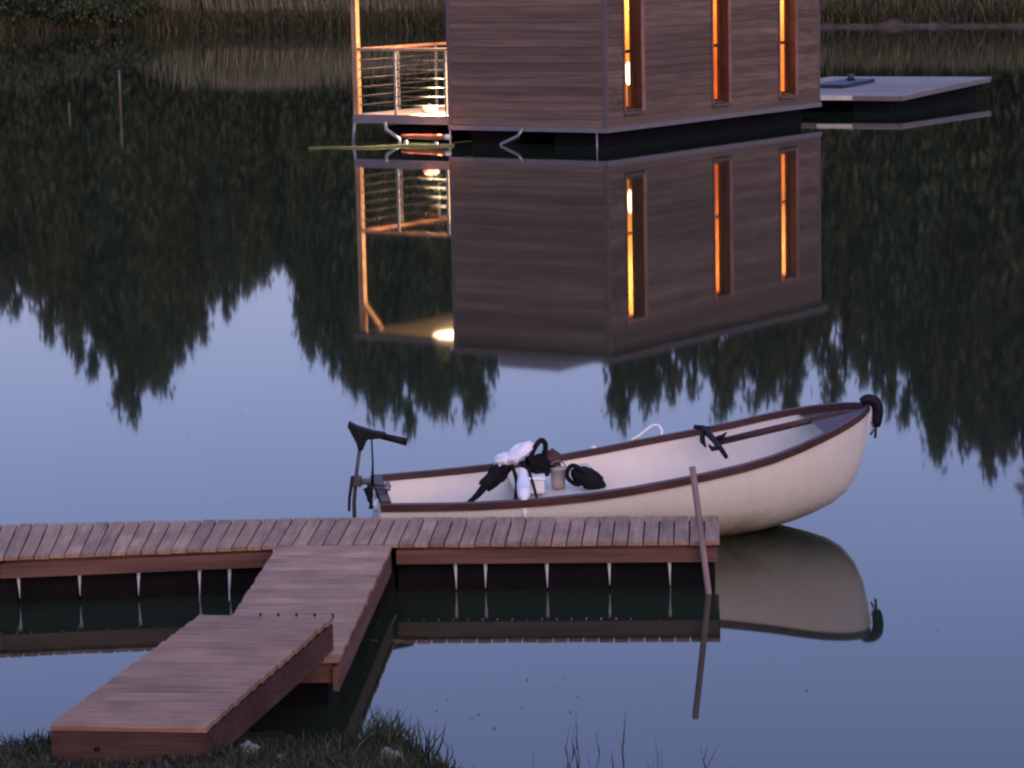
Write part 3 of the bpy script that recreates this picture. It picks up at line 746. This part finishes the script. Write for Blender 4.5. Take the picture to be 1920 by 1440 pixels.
fasc(Vector((1.15, 16.0, 0)), Vector((-4.6, 16.2, 0)), .165, .248, .03, dock, -.03)
fasc(Vector((1.085, 15.39, 0)), Vector((1.128, 16.0, 0)), .165, .248, .03, dock)
# joists under the planks - dark wood at the front paints the plank overhang's shadow line
for off in (.0, .62):
    for P in (FR, FL):
        for p, q in zip(P, P[1:]):
            d = (q - p).normalized(); n = Vector((-d.y, d.x, 0)); n = n if n.y > 0 else -n
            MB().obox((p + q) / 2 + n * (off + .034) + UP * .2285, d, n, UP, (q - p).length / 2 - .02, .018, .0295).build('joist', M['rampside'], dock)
# black floats with rounded upper edges and white slivers standing in for light between them
def float_block(p, q, depth, parent):
    d = (q - p); L = d.length; d.normalize(); n = Vector((-d.y, d.x, 0)); n = n if n.y > 0 else -n
    g = .004; ch = .010
    prof = [(g, -.28), (L - g, -.28), (L - g, .09), (L - g - ch, .162), (g + ch, .162), (g, .09)]
    vs = [p + d * s + n * e + UP * z for e in (.085, depth) for s, z in prof]; k = 6
    fs = [tuple(range(k)), tuple(range(k, 2 * k))[::-1]] + [(i, k + i, k + (i + 1) % k, (i + 1) % k) for i in range(k)]
    MB().raw(vs, fs).build('float', M['black'], parent)
def pale_piece(p, parent):  # white taper shaped like the light showing through a float gap
    e = Vector((rnd.uniform(-.005, .005), 0, rnd.uniform(-.015, .012)))
    MB().tube([p + UP * .158, p + UP * .13 + e * .3, p + UP * .085 + e * .7, p + UP * .02 + e], [.012, .010, .0055, .003], 7).build('connector_pin', M['pin'], parent)
def xline(P, x):
    for p, q in zip(P, P[1:]):
        if min(p.x, q.x) <= x <= max(p.x, q.x): return p + (q - p) * ((x - p.x) / (q.x - p.x))
    return P[-1]
rx = [1.09, .84, .51, .17, -.167, -.333, -.66]
for x0, x1 in zip(rx, rx[1:]): float_block(xline(FR, x1), xline(FR, x0), .6, dock)
for x in rx[1:-1]: pale_piece(xline(FR, x) + Vector((0, .066, 0)), dock)
lx = [-1.34, -1.575, -1.74, -2.07, -2.39, -2.72, -3.06, -3.4, -3.74, -4.08, -4.45]
for x0, x1 in zip(lx, lx[1:]): float_block(xline(FL, x1), xline(FL, x0), .65, dock)
for x in lx[1:-1]: pale_piece(xline(FL, x) + Vector((0, .066, 0)), dock)
float_block(Vector((-1.33, 15.5, 0)), Vector((-.67, 15.48, 0)), .6, dock)

# walkway from the dock to the bank
walk = thing('walkway', (-1.05, 14.2, 0), 'narrow timber walkway joining the dock to the bank', 'walkway')
WL0, WR0 = Vector((-1.305, 15.462, 0)), Vector((-.675, 15.440, 0)); WD = Vector((-.147, -2.54, 0)).normalized(); WN = Vector((-WD.y, WD.x, 0))
WLEN = 2.54; nW = 24
WKB = chamfer_board('plank', M['deck'], .1005, .021, .004)
for i in range(nW):
    s = (i + .5) / nW * WLEN; l = WL0 + WD * s; r_ = WR0 + WD * s
    e = rnd.uniform(-.003, .003); d = (r_ - l).normalized()
    piece('plank', WKB, walk, (l + r_) / 2 + UP * (DZ - .0105 + rnd.uniform(-.0012, .0012)) + d * e, d, ((r_ - l).length, 1.0, 1), 0, rnd.uniform(-.006, .006))
def side_board(p, q, z0, z1, th, parent, side, name='side_board'):
    d = (q - p); L = d.length; dn = d.normalized(); n = Vector((-dn.y, dn.x, 0)) * side
    o = bpy.data.objects.new(name, FAB); COL.objects.link(o); o.parent = parent
    c = (p + q) / 2 + n * (th / 2) + UP * ((z0 + z1) / 2); m3 = Matrix((dn, UP.cross(dn), UP)).transposed().to_4x4()
    o.matrix_local = Matrix.Translation(c - ORIGIN[parent]) @ m3 @ Matrix.Diagonal((L, th, z1 - z0, 1)); ORIGIN[o] = ORIGIN[parent]; return o
side_board(WR0 + Vector((-.032, 0, 0)), WR0 + WD * (WLEN - .01) + Vector((-.032, 0, 0)), .125, .238, .026, walk, 1)
side_board(WL0 + Vector((.03, 0, 0)), WL0 + WD * (WLEN - .01) + Vector((.03, 0, 0)), .150, .250, .028, walk, -1)
fasc(WL0 + WD * (WLEN - .05) + Vector((.04, 0, 0)), WR0 + WD * (WLEN - .05) + Vector((-.04, 0, 0)), .155, .25, .03, walk, 0)
for s0, s1 in ((.05, .85), (.88, 1.7), (1.73, 2.3)):
    MB().obox((WL0 + WR0) / 2 + WD * ((s0 + s1) / 2) + UP * -.03, WD, WN, UP, (s1 - s0) / 2, .23, .18).build('float', M['black'], walk)

# boarding ramp from the bank onto the walkway
ramp_ = thing('boarding_ramp', (-1.35, 12.1, .3), 'broad timber ramp resting on the bank and the end of the walkway', 'ramp')
RF_L, RF_R = Vector((-1.482, 13.165, .440)), Vector((-.853, 13.085, .440))
RN_L, RN_R = Vector((-1.872, 11.16, .470)), Vector((-1.244, 11.075, .470))
nR = 15
RPB = chamfer_board('plank', M['ramp'], .1345, .022, .005)
for i in range(nR):
    t = (i + .5) / nR; l = RF_L.lerp(RN_L, t); r_ = RF_R.lerp(RN_R, t); d = (r_ - l)
    l = l - d.normalized() * rnd.uniform(.0, .003); r_ = r_ + d.normalized() * rnd.uniform(.0, .004)
    piece('plank', RPB, ramp_, (l + r_) / 2 + UP * (-.011 + rnd.uniform(-.0015, .0015)), d, ((r_ - l).length, 1.0, 1), 0, R(-.6) + rnd.uniform(-.006, .006))
def ramp_side(A0, A1, zt, zb, side, parent, cut):
    """side stringer in two boards that butt at 'cut'"""
    for c0, c1 in ((0, cut), (cut + .004, 1)):
        p = A0.lerp(A1, c0); q = A0.lerp(A1, c1); d = Vector((q.x - p.x, q.y - p.y, 0)).normalized(); n = Vector((-d.y, d.x, 0)) * side
        vs = [v + n * e + UP * z for v in (p, q) for e in (0, .03) for z in (zb, zt)]
        fs = [(0, 1, 3, 2), (4, 6, 7, 5), (0, 4, 5, 1), (2, 3, 7, 6), (0, 2, 6, 4), (1, 5, 7, 3)]
        mb = MB().raw(vs, fs)
        o = mb.build('side_board', M['rampside'], parent)
        bm = bmesh.new(); bm.from_mesh(o.data); bmesh.ops.recalc_face_normals(bm, faces=bm.faces); bm.to_mesh(o.data); bm.free()
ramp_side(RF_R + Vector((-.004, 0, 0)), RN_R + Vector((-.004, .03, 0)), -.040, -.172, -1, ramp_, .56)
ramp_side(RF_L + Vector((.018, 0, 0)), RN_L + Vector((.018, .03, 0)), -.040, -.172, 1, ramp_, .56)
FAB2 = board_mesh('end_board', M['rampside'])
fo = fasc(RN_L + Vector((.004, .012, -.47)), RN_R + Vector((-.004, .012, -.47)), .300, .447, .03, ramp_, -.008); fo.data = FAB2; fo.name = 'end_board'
kn = MB(); pk = RN_L.lerp(RN_R, .30) + Vector((0, .0025, -.098)); kn.blob(pk, (.014, .003, .011), amp=.3, seed=4); kn.build('knot', M['blackrub'], ramp_)
for t in (.25, .75):
    p = RF_L.lerp(RF_R, t); q = RN_L.lerp(RN_R, t)
    q = q.lerp(p, .06); p = p.lerp(q, .05)
    MB().tube([p + UP * -.10, q + UP * -.10], .03, 4, smooth=False).build('joist', M['fascia'], ramp_)

for k in range(5):
    p = RF_L.lerp(RF_R, .44 + .135 * k) + Vector((.01, -.012, 0))
    MB().tube([p + UP * -.01, p + UP * .013], .006, 6).build('bolt', M['blackrub'], ramp_)
# leaning mooring pole at the dock's right end
t = MB(); t.tube([(1.07, 15.31, -.9), (1.045, 15.31, 0), (1.005, 15.315, .36), (.965, 15.32, .70)], [.017, .017, .0175, .018], 9)
mp_ = tag(t.build('mooring_pole', M['polewood']), 'slim wooden pole leaning at the right end of the dock', 'pole')

# ------------------------------------------------------------------ rowing boat
BS = Vector((-.83, 16.93, 0)); BB = Vector((2.165, 17.255, 0)); BL = (BB - BS).length
BX = (BB - BS).normalized(); BY = Vector((-BX.y, BX.x, 0))
def sheer(t): return smooth_pl(((0, .295), (.2, .305), (.4, .345), (.6, .43), (.75, .51), (.88, .615), (1, .705)), t)
def halfb(t): return smooth_pl(((0, .475), (.15, .57), (.35, .655), (.55, .70), (.7, .675), (.82, .575), (.91, .40), (.97, .195), (1, .012)), t)
def keel(t): return smooth_pl(((0, -.06), (.3, -.085), (.6, -.05), (.77, .0), (.87, .075), (.93, .155), (.965, .27), (.985, .42), (1, .66)), t)
def bp_(t, y, z): return BS + BX * (t * BL) + BY * y + UP * z
boat = thing('rowing_boat', BS + BX * 1.4, 'cream open rowing boat with dark red gunwale moored behind the dock', 'boat')
TS = [0, .06, .12, .18, .25, .32, .4, .48, .56, .63, .7, .76, .82, .87, .91, .94, .965, .982, .993, 1.0]
def section(t, inset=0, kz=0, n=9):
    s, h, k = sheer(t), max(halfb(t) - inset, .004), keel(t) + kz
    pts = []
    for i in range(-n, n + 1):
        v = abs(i) / n
        y = h * math.sin(v * math.pi / 2) ** .80 * (1 if i > 0 else -1)
        zz = k + (s - k) * (1 - math.cos(v * math.pi / 2)) ** 1.12
        pts.append(bp_(t, y, min(zz, s)))
    return pts
hl = MB(); hl.grid([section(t) for t in TS]); hl.build('hull', M['hull'], boat)
# inner skin: set in, with a flat sole
def inner(t, n=9):
    s = sheer(t); h = max(halfb(t) - .03, .004); k = max(keel(t) + .045, .035 if t < .8 else 0)
    k = min(k, s - .01); pts = []
    for i in range(-n, n + 1):
        v = abs(i) / n
        y = h * math.sin(v * math.pi / 2) ** .72 * (1 if i > 0 else -1)
        pts.append(bp_(t, y, k + (s - k) * (1 - math.cos(v * math.pi / 2)) ** 1.2))
    return pts
il = MB(); il.grid([inner(t) for t in TS if t < .985], flip=True); il.build('liner', M['liner'], boat)
# transom
a = section(0); bq = [p + BX * .035 for p in inner(0)]
tr = MB(); n = len(a); tr.raw(a, [tuple(range(n))]); tr.raw([p + BX * .04 for p in a], [tuple(range(n))[::-1]])
tr.build('transom', M['hull'], boat)
for sg in (-1, 1):
    g = MB()
    rows = []
    for t in TS:
        h = halfb(t); o1 = bp_(t, sg * (h + .012), sheer(t) - .030); o2 = bp_(t, sg * (h + .014), sheer(t) + .012); o3 = bp_(t, sg * max(h - .038, .0), sheer(t) + .014); o4 = bp_(t, sg * max(h - .038, .0), sheer(t) - .026)
        rows.append([o1, o2, o3, o4, o1])
    g.grid(rows, False, sg > 0); n5 = len(rows[0])
    g.raw(rows[0][:4], [(0, 1, 2, 3)]); g.build('gunwale', M['gunwale'], boat)
g = MB(); g.obox(bp_(.012, 0, sheer(0) + .004), BX, BY, UP, .028, .44, .020); g.build('transom_cap', M['gunwale'], boat)
# thwarts, foredeck shelf, keel strip
for t0, t1, dz in ((.285, .455, -.060),):
    rows = []
    for t in (t0, t1):
        h = halfb(t) - .05; rows.append((bp_(t, -h, sheer(t) + dz), bp_(t, h, sheer(t) + dz)))
    vs = [rows[0][0], rows[0][1], rows[1][1], rows[1][0]]; vs = vs + [v - UP * .03 for v in vs]
    MB().raw(vs, [(0, 3, 2, 1), (4, 5, 6, 7), (0, 1, 5, 4), (1, 2, 6, 5), (2, 3, 7, 6), (3, 0, 4, 7)]).build('thwart', M['liner'], boat, .006)
fd = MB(); rows = []
for t in (.885, .91, .94, .965, .98):
    h = max(halfb(t) - .034, .002); rows.append([bp_(t, y * h, sheer(t) - .025 + .012 * (1 - abs(y))) for y in (-1, -.5, 0, .5, 1)])
fd.grid(rows, True, True); fd.build('foredeck', M['gunwale'], boat)
ks = MB(); ks.tube([bp_(t, 0, keel(t) - .006) for t in TS[4:]], .012, 6); ks.build('keel_strip', M['hull'], boat)
ring = MB(); ring.tube([bp_(1, 0, .60) + BX * .012, bp_(1, 0, .56) + BX * .03, bp_(1, 0, .52) + BX * .008], .008, 6); ring.build('bow_eye', M['metal'], boat)

# fender at the bow
fn = MB(); c = bp_(1, 0, .70)
fp = crv([c + BX * -.05 + UP * .022, c + BX * -.015 + UP * .040, c + BX * .036 + UP * .022, c + BX * .052 + UP * -.03, c + BX * .046 + UP * -.10, c + BX * .042 + UP * -.13], 6)
fn.tube(fp, [.012 + .024 * math.sin(math.pi * min(1, max(0, .08 + .86 * i / (len(fp) - 1)))) ** .5 for i in range(len(fp))], 12)
fe = thing('bow_fender', c, 'black rubber fender curled over the bow tip of the rowing boat', 'fender')
fn.build('fender_body', M['blackrub'], fe)
MB().tube([c + BX * .042 + UP * -.12, c + BX * .036 + UP * -.20], .008, 6).build('lanyard', M['blackrub'], fe)

# trolling motor clamped to the transom
mo = thing('outboard_motor', BS + UP * .3, 'black electric outboard motor with tiller clamped at the stern of the rowing boat', 'outboard motor')
mx, my = -.905, 16.86
hd = MB()
prof = [(-.075, .115), (-.068, .145), (-.02, .118), (.07, .088), (.15, .072), (.15, .045), (.07, .036), (.04, .036), (.024, .0), (.012, -.03), (-.014, -.03), (-.028, .02), (-.055, .075)]
vs = [(mx + x, my - .035, .592 + z) for x, z in prof] + [(mx + x, my + .035, .592 + z) for x, z in prof]; n = len(prof)
hd.raw(vs, [tuple(range(n)), tuple(range(n, 2 * n))[::-1]] + [(i, n + i, n + (i + 1) % n, (i + 1) % n) for i in range(n)])
h_ = hd.build('motor_head', M['blackrub'], mo, .008)
bm = bmesh.new(); bm.from_mesh(h_.data); bmesh.ops.recalc_face_normals(bm, faces=bm.faces); bm.to_mesh(h_.data); bm.free()
MB().tube([(mx + .10, my, .650), (mx + .19, my - .01, .629), (mx + .275, my - .02, .608)], [.019, .021, .024], 9).build('tiller', M['blackrub'], mo)
MB().tube([(mx - .002, my, .60), (mx - .030, my, .43), (mx - .05, my, .25), (mx - .055, my, -.3)], [.011, .011, .012, .012], 8).build('shaft', M['cable'], mo)
MB().tube([(mx + .065, my - .01, .645), (mx + .068, my - .01, .48), (mx + .062, my - .01, .34)], [.005, .006, .010], 7).build('cable', M['blackrub'], mo)
br = MB(); br.box(mx - .06, mx + .0, my - .035, my + .035, .345, .405); br.box(mx - .0, mx + .055, my - .05, my + .05, .36, .385); br.build('clamp_bracket', M['cable'], mo, .008)
br = MB(); br.box(mx + .030, mx + .062, my - .08, my + .06, .26, .36); br.build('clamp_jaw', M['blackrub'], mo, .012)
for dy in (-.06, .04):
    MB().tube([(mx + .06, my + dy, .345), (mx + .135, my + dy, .335), (mx + .14, my + dy, .335), (mx + .165, my + dy, .345)], [.007, .007, .02, .02], 8).build('clamp_screw', M['metal'], mo)
MB().tube([(mx - .052, my - .03, .41), (mx - .075, my - .03, .28), (mx - .08, my - .03, .2)], [.012, .009, .008], 7).build('trim_rod', M['blackrub'], mo)
MB().tube([(mx + .02, my - .05, .34), (mx + .055, my - .06, .25), (mx + .062, my - .065, .22)], [.013, .013, .026], 8).build('pivot_arm', M['blackrub'], mo)
MB().blob((mx + .095, my - .09, .245), (.03, .03, .04), amp=.2, seed=3).build('pull_knob', M['whiteplas'], mo)

# clutter in the boat
def inboat(t, y, z): return bp_(t, y, z)
lj = thing('life_jacket', inboat(.33, .0, .25), 'white life jacket with black straps heaped over the middle thwart', 'life jacket')
def at_(px_x, y, z): return Vector((px_x, y, z))
jx, jy = .02, 16.98
MB().blob((jx + .005, jy, .500), (.112, .09, .040), (0, -.60, .2), .42, 2.2, 1, 26, 18).build('panel', M['white'], lj)
MB().blob((jx - .085, jy + .01, .465), (.052, .075, .034), (0, -.35, .1), .45, 2.4, 2, 22, 16).build('panel', M['white'], lj)
MB().tube(crv([(jx + .03, jy - .07, .455), (jx + .035, jy - .10, .43), (jx + .03, jy - .13, .40)], 3), [.022] * 7, 10).build('buckle', M['blackrub'], lj)
MB().blob((jx - .12, jy + .01, .375), (.135, .085, .048), (0, -.78, .1), .5, 2.4, 4, 24, 16).build('lining', M['blackcloth'], lj)
p_ = crv([(jx - .10, jy - .05, .40), (jx - .18, jy - .05, .33), (jx - .245, jy - .04, .255), (jx - .30, jy - .03, .21)])
MB().tube(p_, [.034 - .022 * i / (len(p_) - 1) for i in range(len(p_))], 9).build('strap', M['blackcloth'], lj)
MB().tube(crv([(jx - .03, jy - .10, .45), (jx - .005, jy - .13, .36), (jx - .01, jy - .14, .27), (jx - .02, jy - .15, .22)]), .012, 7).build('strap', M['blackcloth'], lj)
MB().tube(crv([(jx + .06, jy - .09, .44), (jx + .09, jy - .2, .36), (jx + .11, jy - .30, .29), (jx + .12, jy - .33, .25)]), .009, 7).build('strap', M['blackcloth'], lj)
MB().tube(crv([(jx + .075, jy, .44), (jx + .10, jy, .52), (jx + .145, jy, .578), (jx + .172, jy, .55), (jx + .165, jy, .48), (jx + .155, jy, .42)]), .016, 9).build('collar_loop', M['blackcloth'], lj)
MB().blob((jx + .135, jy, .425), (.080, .07, .052), (0, .3, 0), .5, 2.4, 6, 22, 14).build('lining', M['blackcloth'], lj)
p_ = crv([(jx + .03, jy - .09, .43), (jx + .035, jy - .18, .38), (jx + .035, jy - .34, .345), (jx + .035, 16.50, .352), (jx + .036, 16.425, .335), (jx + .038, 16.405, .27), (jx + .038, 16.40, .21)])
MB().tube(p_, [pl(((0, .020), (.25, .040), (.6, .036), (.72, .016), (.9, .014), (1, .005)), i / (len(p_) - 1)) for i in range(len(p_))], 10).build('tail', M['white'], lj)
wb = thing('white_box', (.14, 16.9, .08), 'white cool box standing in the middle of the rowing boat', 'box')
MB().box(.055, .18, 16.80, 16.98, .285, .365).build('box_body', M['whiteplas'], wb, .012)
MB().box(.050, .185, 16.795, 16.985, .365, .385).build('lid', M['white'], wb, .008)
bk = thing('bait_bucket', (.265, 17.0, .06), 'small beige bucket between the white box and the black bag', 'bucket')
MB().tube([(.265, 16.98, .285), (.265, 16.98, .33), (.265, 16.98, .395), (.265, 16.98, .396), (.265, 16.98, .41)], [.040, .045, .047, .050, .050], 18).build('bucket_body', M['beige'], bk)
MB().tube(crv([(.215, 17.0, .40), (.23, 17.04, .425), (.265, 17.06, .435), (.30, 17.04, .425), (.315, 17.0, .40)]), .004, 6).build('handle', M['metal'], bk)
rc = thing('folded_cloth', (.23, 17.12, .4), 'dark red brown cloth crumpled behind the small beige bucket', 'cloth')
MB().blob((.225, 17.14, .430), (.070, .06, .062), (0, .2, .3), .5, 3, 8, 16, 10).build('cloth_heap', M['brown'], rc)
bgx = .40
bag = thing('black_bag', (bgx, 16.95, .2), 'round black bag with a loop handle lying in the rowing boat', 'bag')
MB().blob((bgx + .045, 16.90, .355), (.110, .10, .060), (0, .50, 0), .22, 2.4, 5, 26, 16).build('bag_body', M['blackcloth'], bag)
MB().tube([(bgx - .035 + .048 * math.cos(a) * (1 + .15 * math.sin(2 * a)), 16.855 - .03 * math.sin(a), .385 + .060 * math.sin(a) - .02 * math.cos(a)) for a in [2 * math.pi * k / 22 for k in range(23)]], .014, 9, False).build('handle', M['blackcloth'], bag)

# oar lying along the far side to the bow, with a black rowlock clamp
oar = thing('oar', inboat(.8, .2, .5), 'dark oar lying from the bow seat along the inside of the boat', 'oar')
o0, o1 = inboat(.70, .30, .455), inboat(.955, .06, .655)
MB().tube([o0, o0.lerp(o1, .5), o1], [.022, .022, .018], 8).build('shaft', M['gunwale'], oar)
d = (o0 - o1).normalized()
MB().obox(o1 + d * .10, d, d.cross(UP).normalized(), UP, .13, .035, .008).build('blade', M['gunwale'], oar, .004)
an = thing('folding_anchor', inboat(.70, .3, .45), 'black folding anchor hung on the inner edge near the bow seat', 'anchor')
q0 = inboat(.655, .665, .475)
q0 = Vector((1.17, 17.60, .525))
MB().tube([q0, q0 + Vector((.045, -.10, -.03)), q0 + Vector((.09, -.30, -.07)), q0 + Vector((.115, -.46, -.10))], [.022, .02, .017, .014], 8).build('shank', M['blackrub'], an)
MB().tube([q0 + Vector((-.05, 0, .012)), q0, q0 + Vector((.05, -.01, -.005))], [.012, .02, .014], 8).build('crown', M['blackrub'], an)
MB().tube([q0 + Vector((.0, -.04, -.01)), q0 + Vector((-.005, -.12, -.06)), q0 + Vector((.012, -.16, -.09))], [.016, .018, .006], 8).build('fluke', M['blackrub'], an)
MB().tube([q0 + Vector((.09, -.30, -.07)), q0 + Vector((.04, -.32, -.075)), q0 + Vector((.02, -.31, -.05))], [.016, .016, .006], 8).build('fluke', M['blackrub'], an)
MB().tube([q0 + Vector((.06, -.16, -.045)), q0 + Vector((.12, -.18, -.02)), q0 + Vector((.14, -.17, .0))], [.014, .013, .005], 8).build('fluke', M['blackrub'], an)
# white rope hoop on the far gunwale, cleat
hoop = MB(); gx = .80; gy = 17.82
hoop.tube(crv([(gx - .06, gy - .02, .425), (gx + .0, gy - .0, .455), (gx + .07, gy + .02, .505), (gx + .115, gy + .02, .505), (gx + .135, gy, .47), (gx + .125, gy - .02, .455)]), .010, 8)
tag(hoop.build('mooring_rope', M['rope']), 'white rope looped over the far gunwale of the rowing boat', 'rope')
ct = MB(); ct.blob((.505, 17.80, .378), (.022, .022, .018), amp=.1); tag(ct.build('gunwale_cap', M['whiteplas'], boat))

# ------------------------------------------------------------------ near bank grass, stones, weeds
g2 = np.random.default_rng(21)
roots = []
def bank_roots(n, x0, x1, y0, y1, dens=None, clump=0.0):
    for _ in range(n):
        x = g2.uniform(x0, x1); y = g2.uniform(y0, y1); d = near_shore(x) - y
        if d < -.02: continue
        if -2.02 < x < -1.16 and y < 11.14: continue
        if clump and mnoise.noise(Vector((x * 4, y * 4, 2))) < clump - .35: continue
        # keep blades out from under the ramp
        t = (13.1 - y) / 2.0; xl = lerp(-1.482, -1.872, t); xr = lerp(-.853, -1.244, t)
        if -.1 < t < .98 and xl + .02 < x < xr + .0: continue
        roots.append((x, y, near_z(x, y) - .01))
bank_roots(9500, -2.6, -.1, 10.6, 13.0, clump=.12)
bank_roots(1500, -.72, -.22, 11.5, 12.62)
bank_roots(2500, -2.6, -1.85, 11.0, 12.7, clump=.3)
blades('bank_grass', M['grass'], roots, .02, .08, .0033, .40, (.0, .8), g2, 'short dark grass on the near bank')
roots = []
for _ in range(2600):
    x = g2.uniform(-2.4, -.4); y = g2.uniform(10.6, 11.12); roots.append((x, y, near_z(x, y) - .008))
blades('bank_turf', M['grass'], roots, .015, .05, .0035, .5, (.0, .9), g2, 'short trodden turf in front of the ramp')
roots = []; bank_roots(420, -.68, -.30, 12.0, 12.55)
blades('grass_tuft', M['grass'], roots, .09, .22, .0042, .28, (.1, .7), g2, 'taller grass tuft at the water edge right of the ramp')
roots = []; bank_roots(45, -2.45, -.3, 10.9, 12.6)
blades('dry_stalks', M['reed'], roots, .08, .17, .0022, .25, (.3, .8), g2, 'thin dry stalks in the bank grass')
for k, (x, y, r, lab) in enumerate(((-.545, 11.62, .045, 'pale pinkish stone in the bank grass below the tuft'), (-1.10, 11.30, .05, 'pale grey stone beside the lower corner of the ramp'), (-.98, 11.38, .03, 'smaller grey stone right of the ramp corner'))):
    st = MB(); st.blob((x, y, near_z(x, y) + r * .25), (r, r * .8, r * .6), (0, 0, k), .5, 2, k + 20, 14, 9)
    tag(st.build('stone', M['stone']), lab, 'stone')
wr = np.stack([g2.uniform(.05, .95, 46), g2.uniform(11.2, 12.5, 46), np.full(46, -.08)], 1)
blades('water_reeds', M['weed'], wr, .10, .34, .0032, .16, (0, 1), g2, 'thin sparse reeds standing in the near water')

st = MB(); st.blob((14.75, 117.35, .16), (.24, .2, .17), (0, 0, .4), .4, 2, 33, 14, 9)
tag(st.build('boulder', M['stone']), 'pale boulder on the muddy far shore right of the houseboat', 'boulder')

# a few leaves and seeds floating on the near water
Q = []
for k in range(40):
    x, y = (g2.normal(.02, .22), g2.normal(13.0, .3)) if k < 12 else (g2.uniform(-2.6, 2.6), g2.uniform(12.8, 22))
    if y < near_shore(x) + .05: continue
    a = g2.uniform(0, 6.28); r = g2.uniform(.006, .016); d = np.array([math.cos(a), math.sin(a), 0]) * r; n_ = np.array([-math.sin(a), math.cos(a), 0]) * r * .45; c = np.array([x, y, .003])
    Q.append([c - d, c - n_ + [0, 0, .001], c + d + [0, 0, .003], c + n_ + [0, 0, .001]])
fl_ = bpy.data.objects.new('floating_leaves', mesh_from_quads('floating_leaves', np.array(Q), M['weed'], g2.uniform(0, 1, len(Q)))); COL.objects.link(fl_)
tag(fl_, 'tiny dark leaves floating on the near water', kind='stuff')
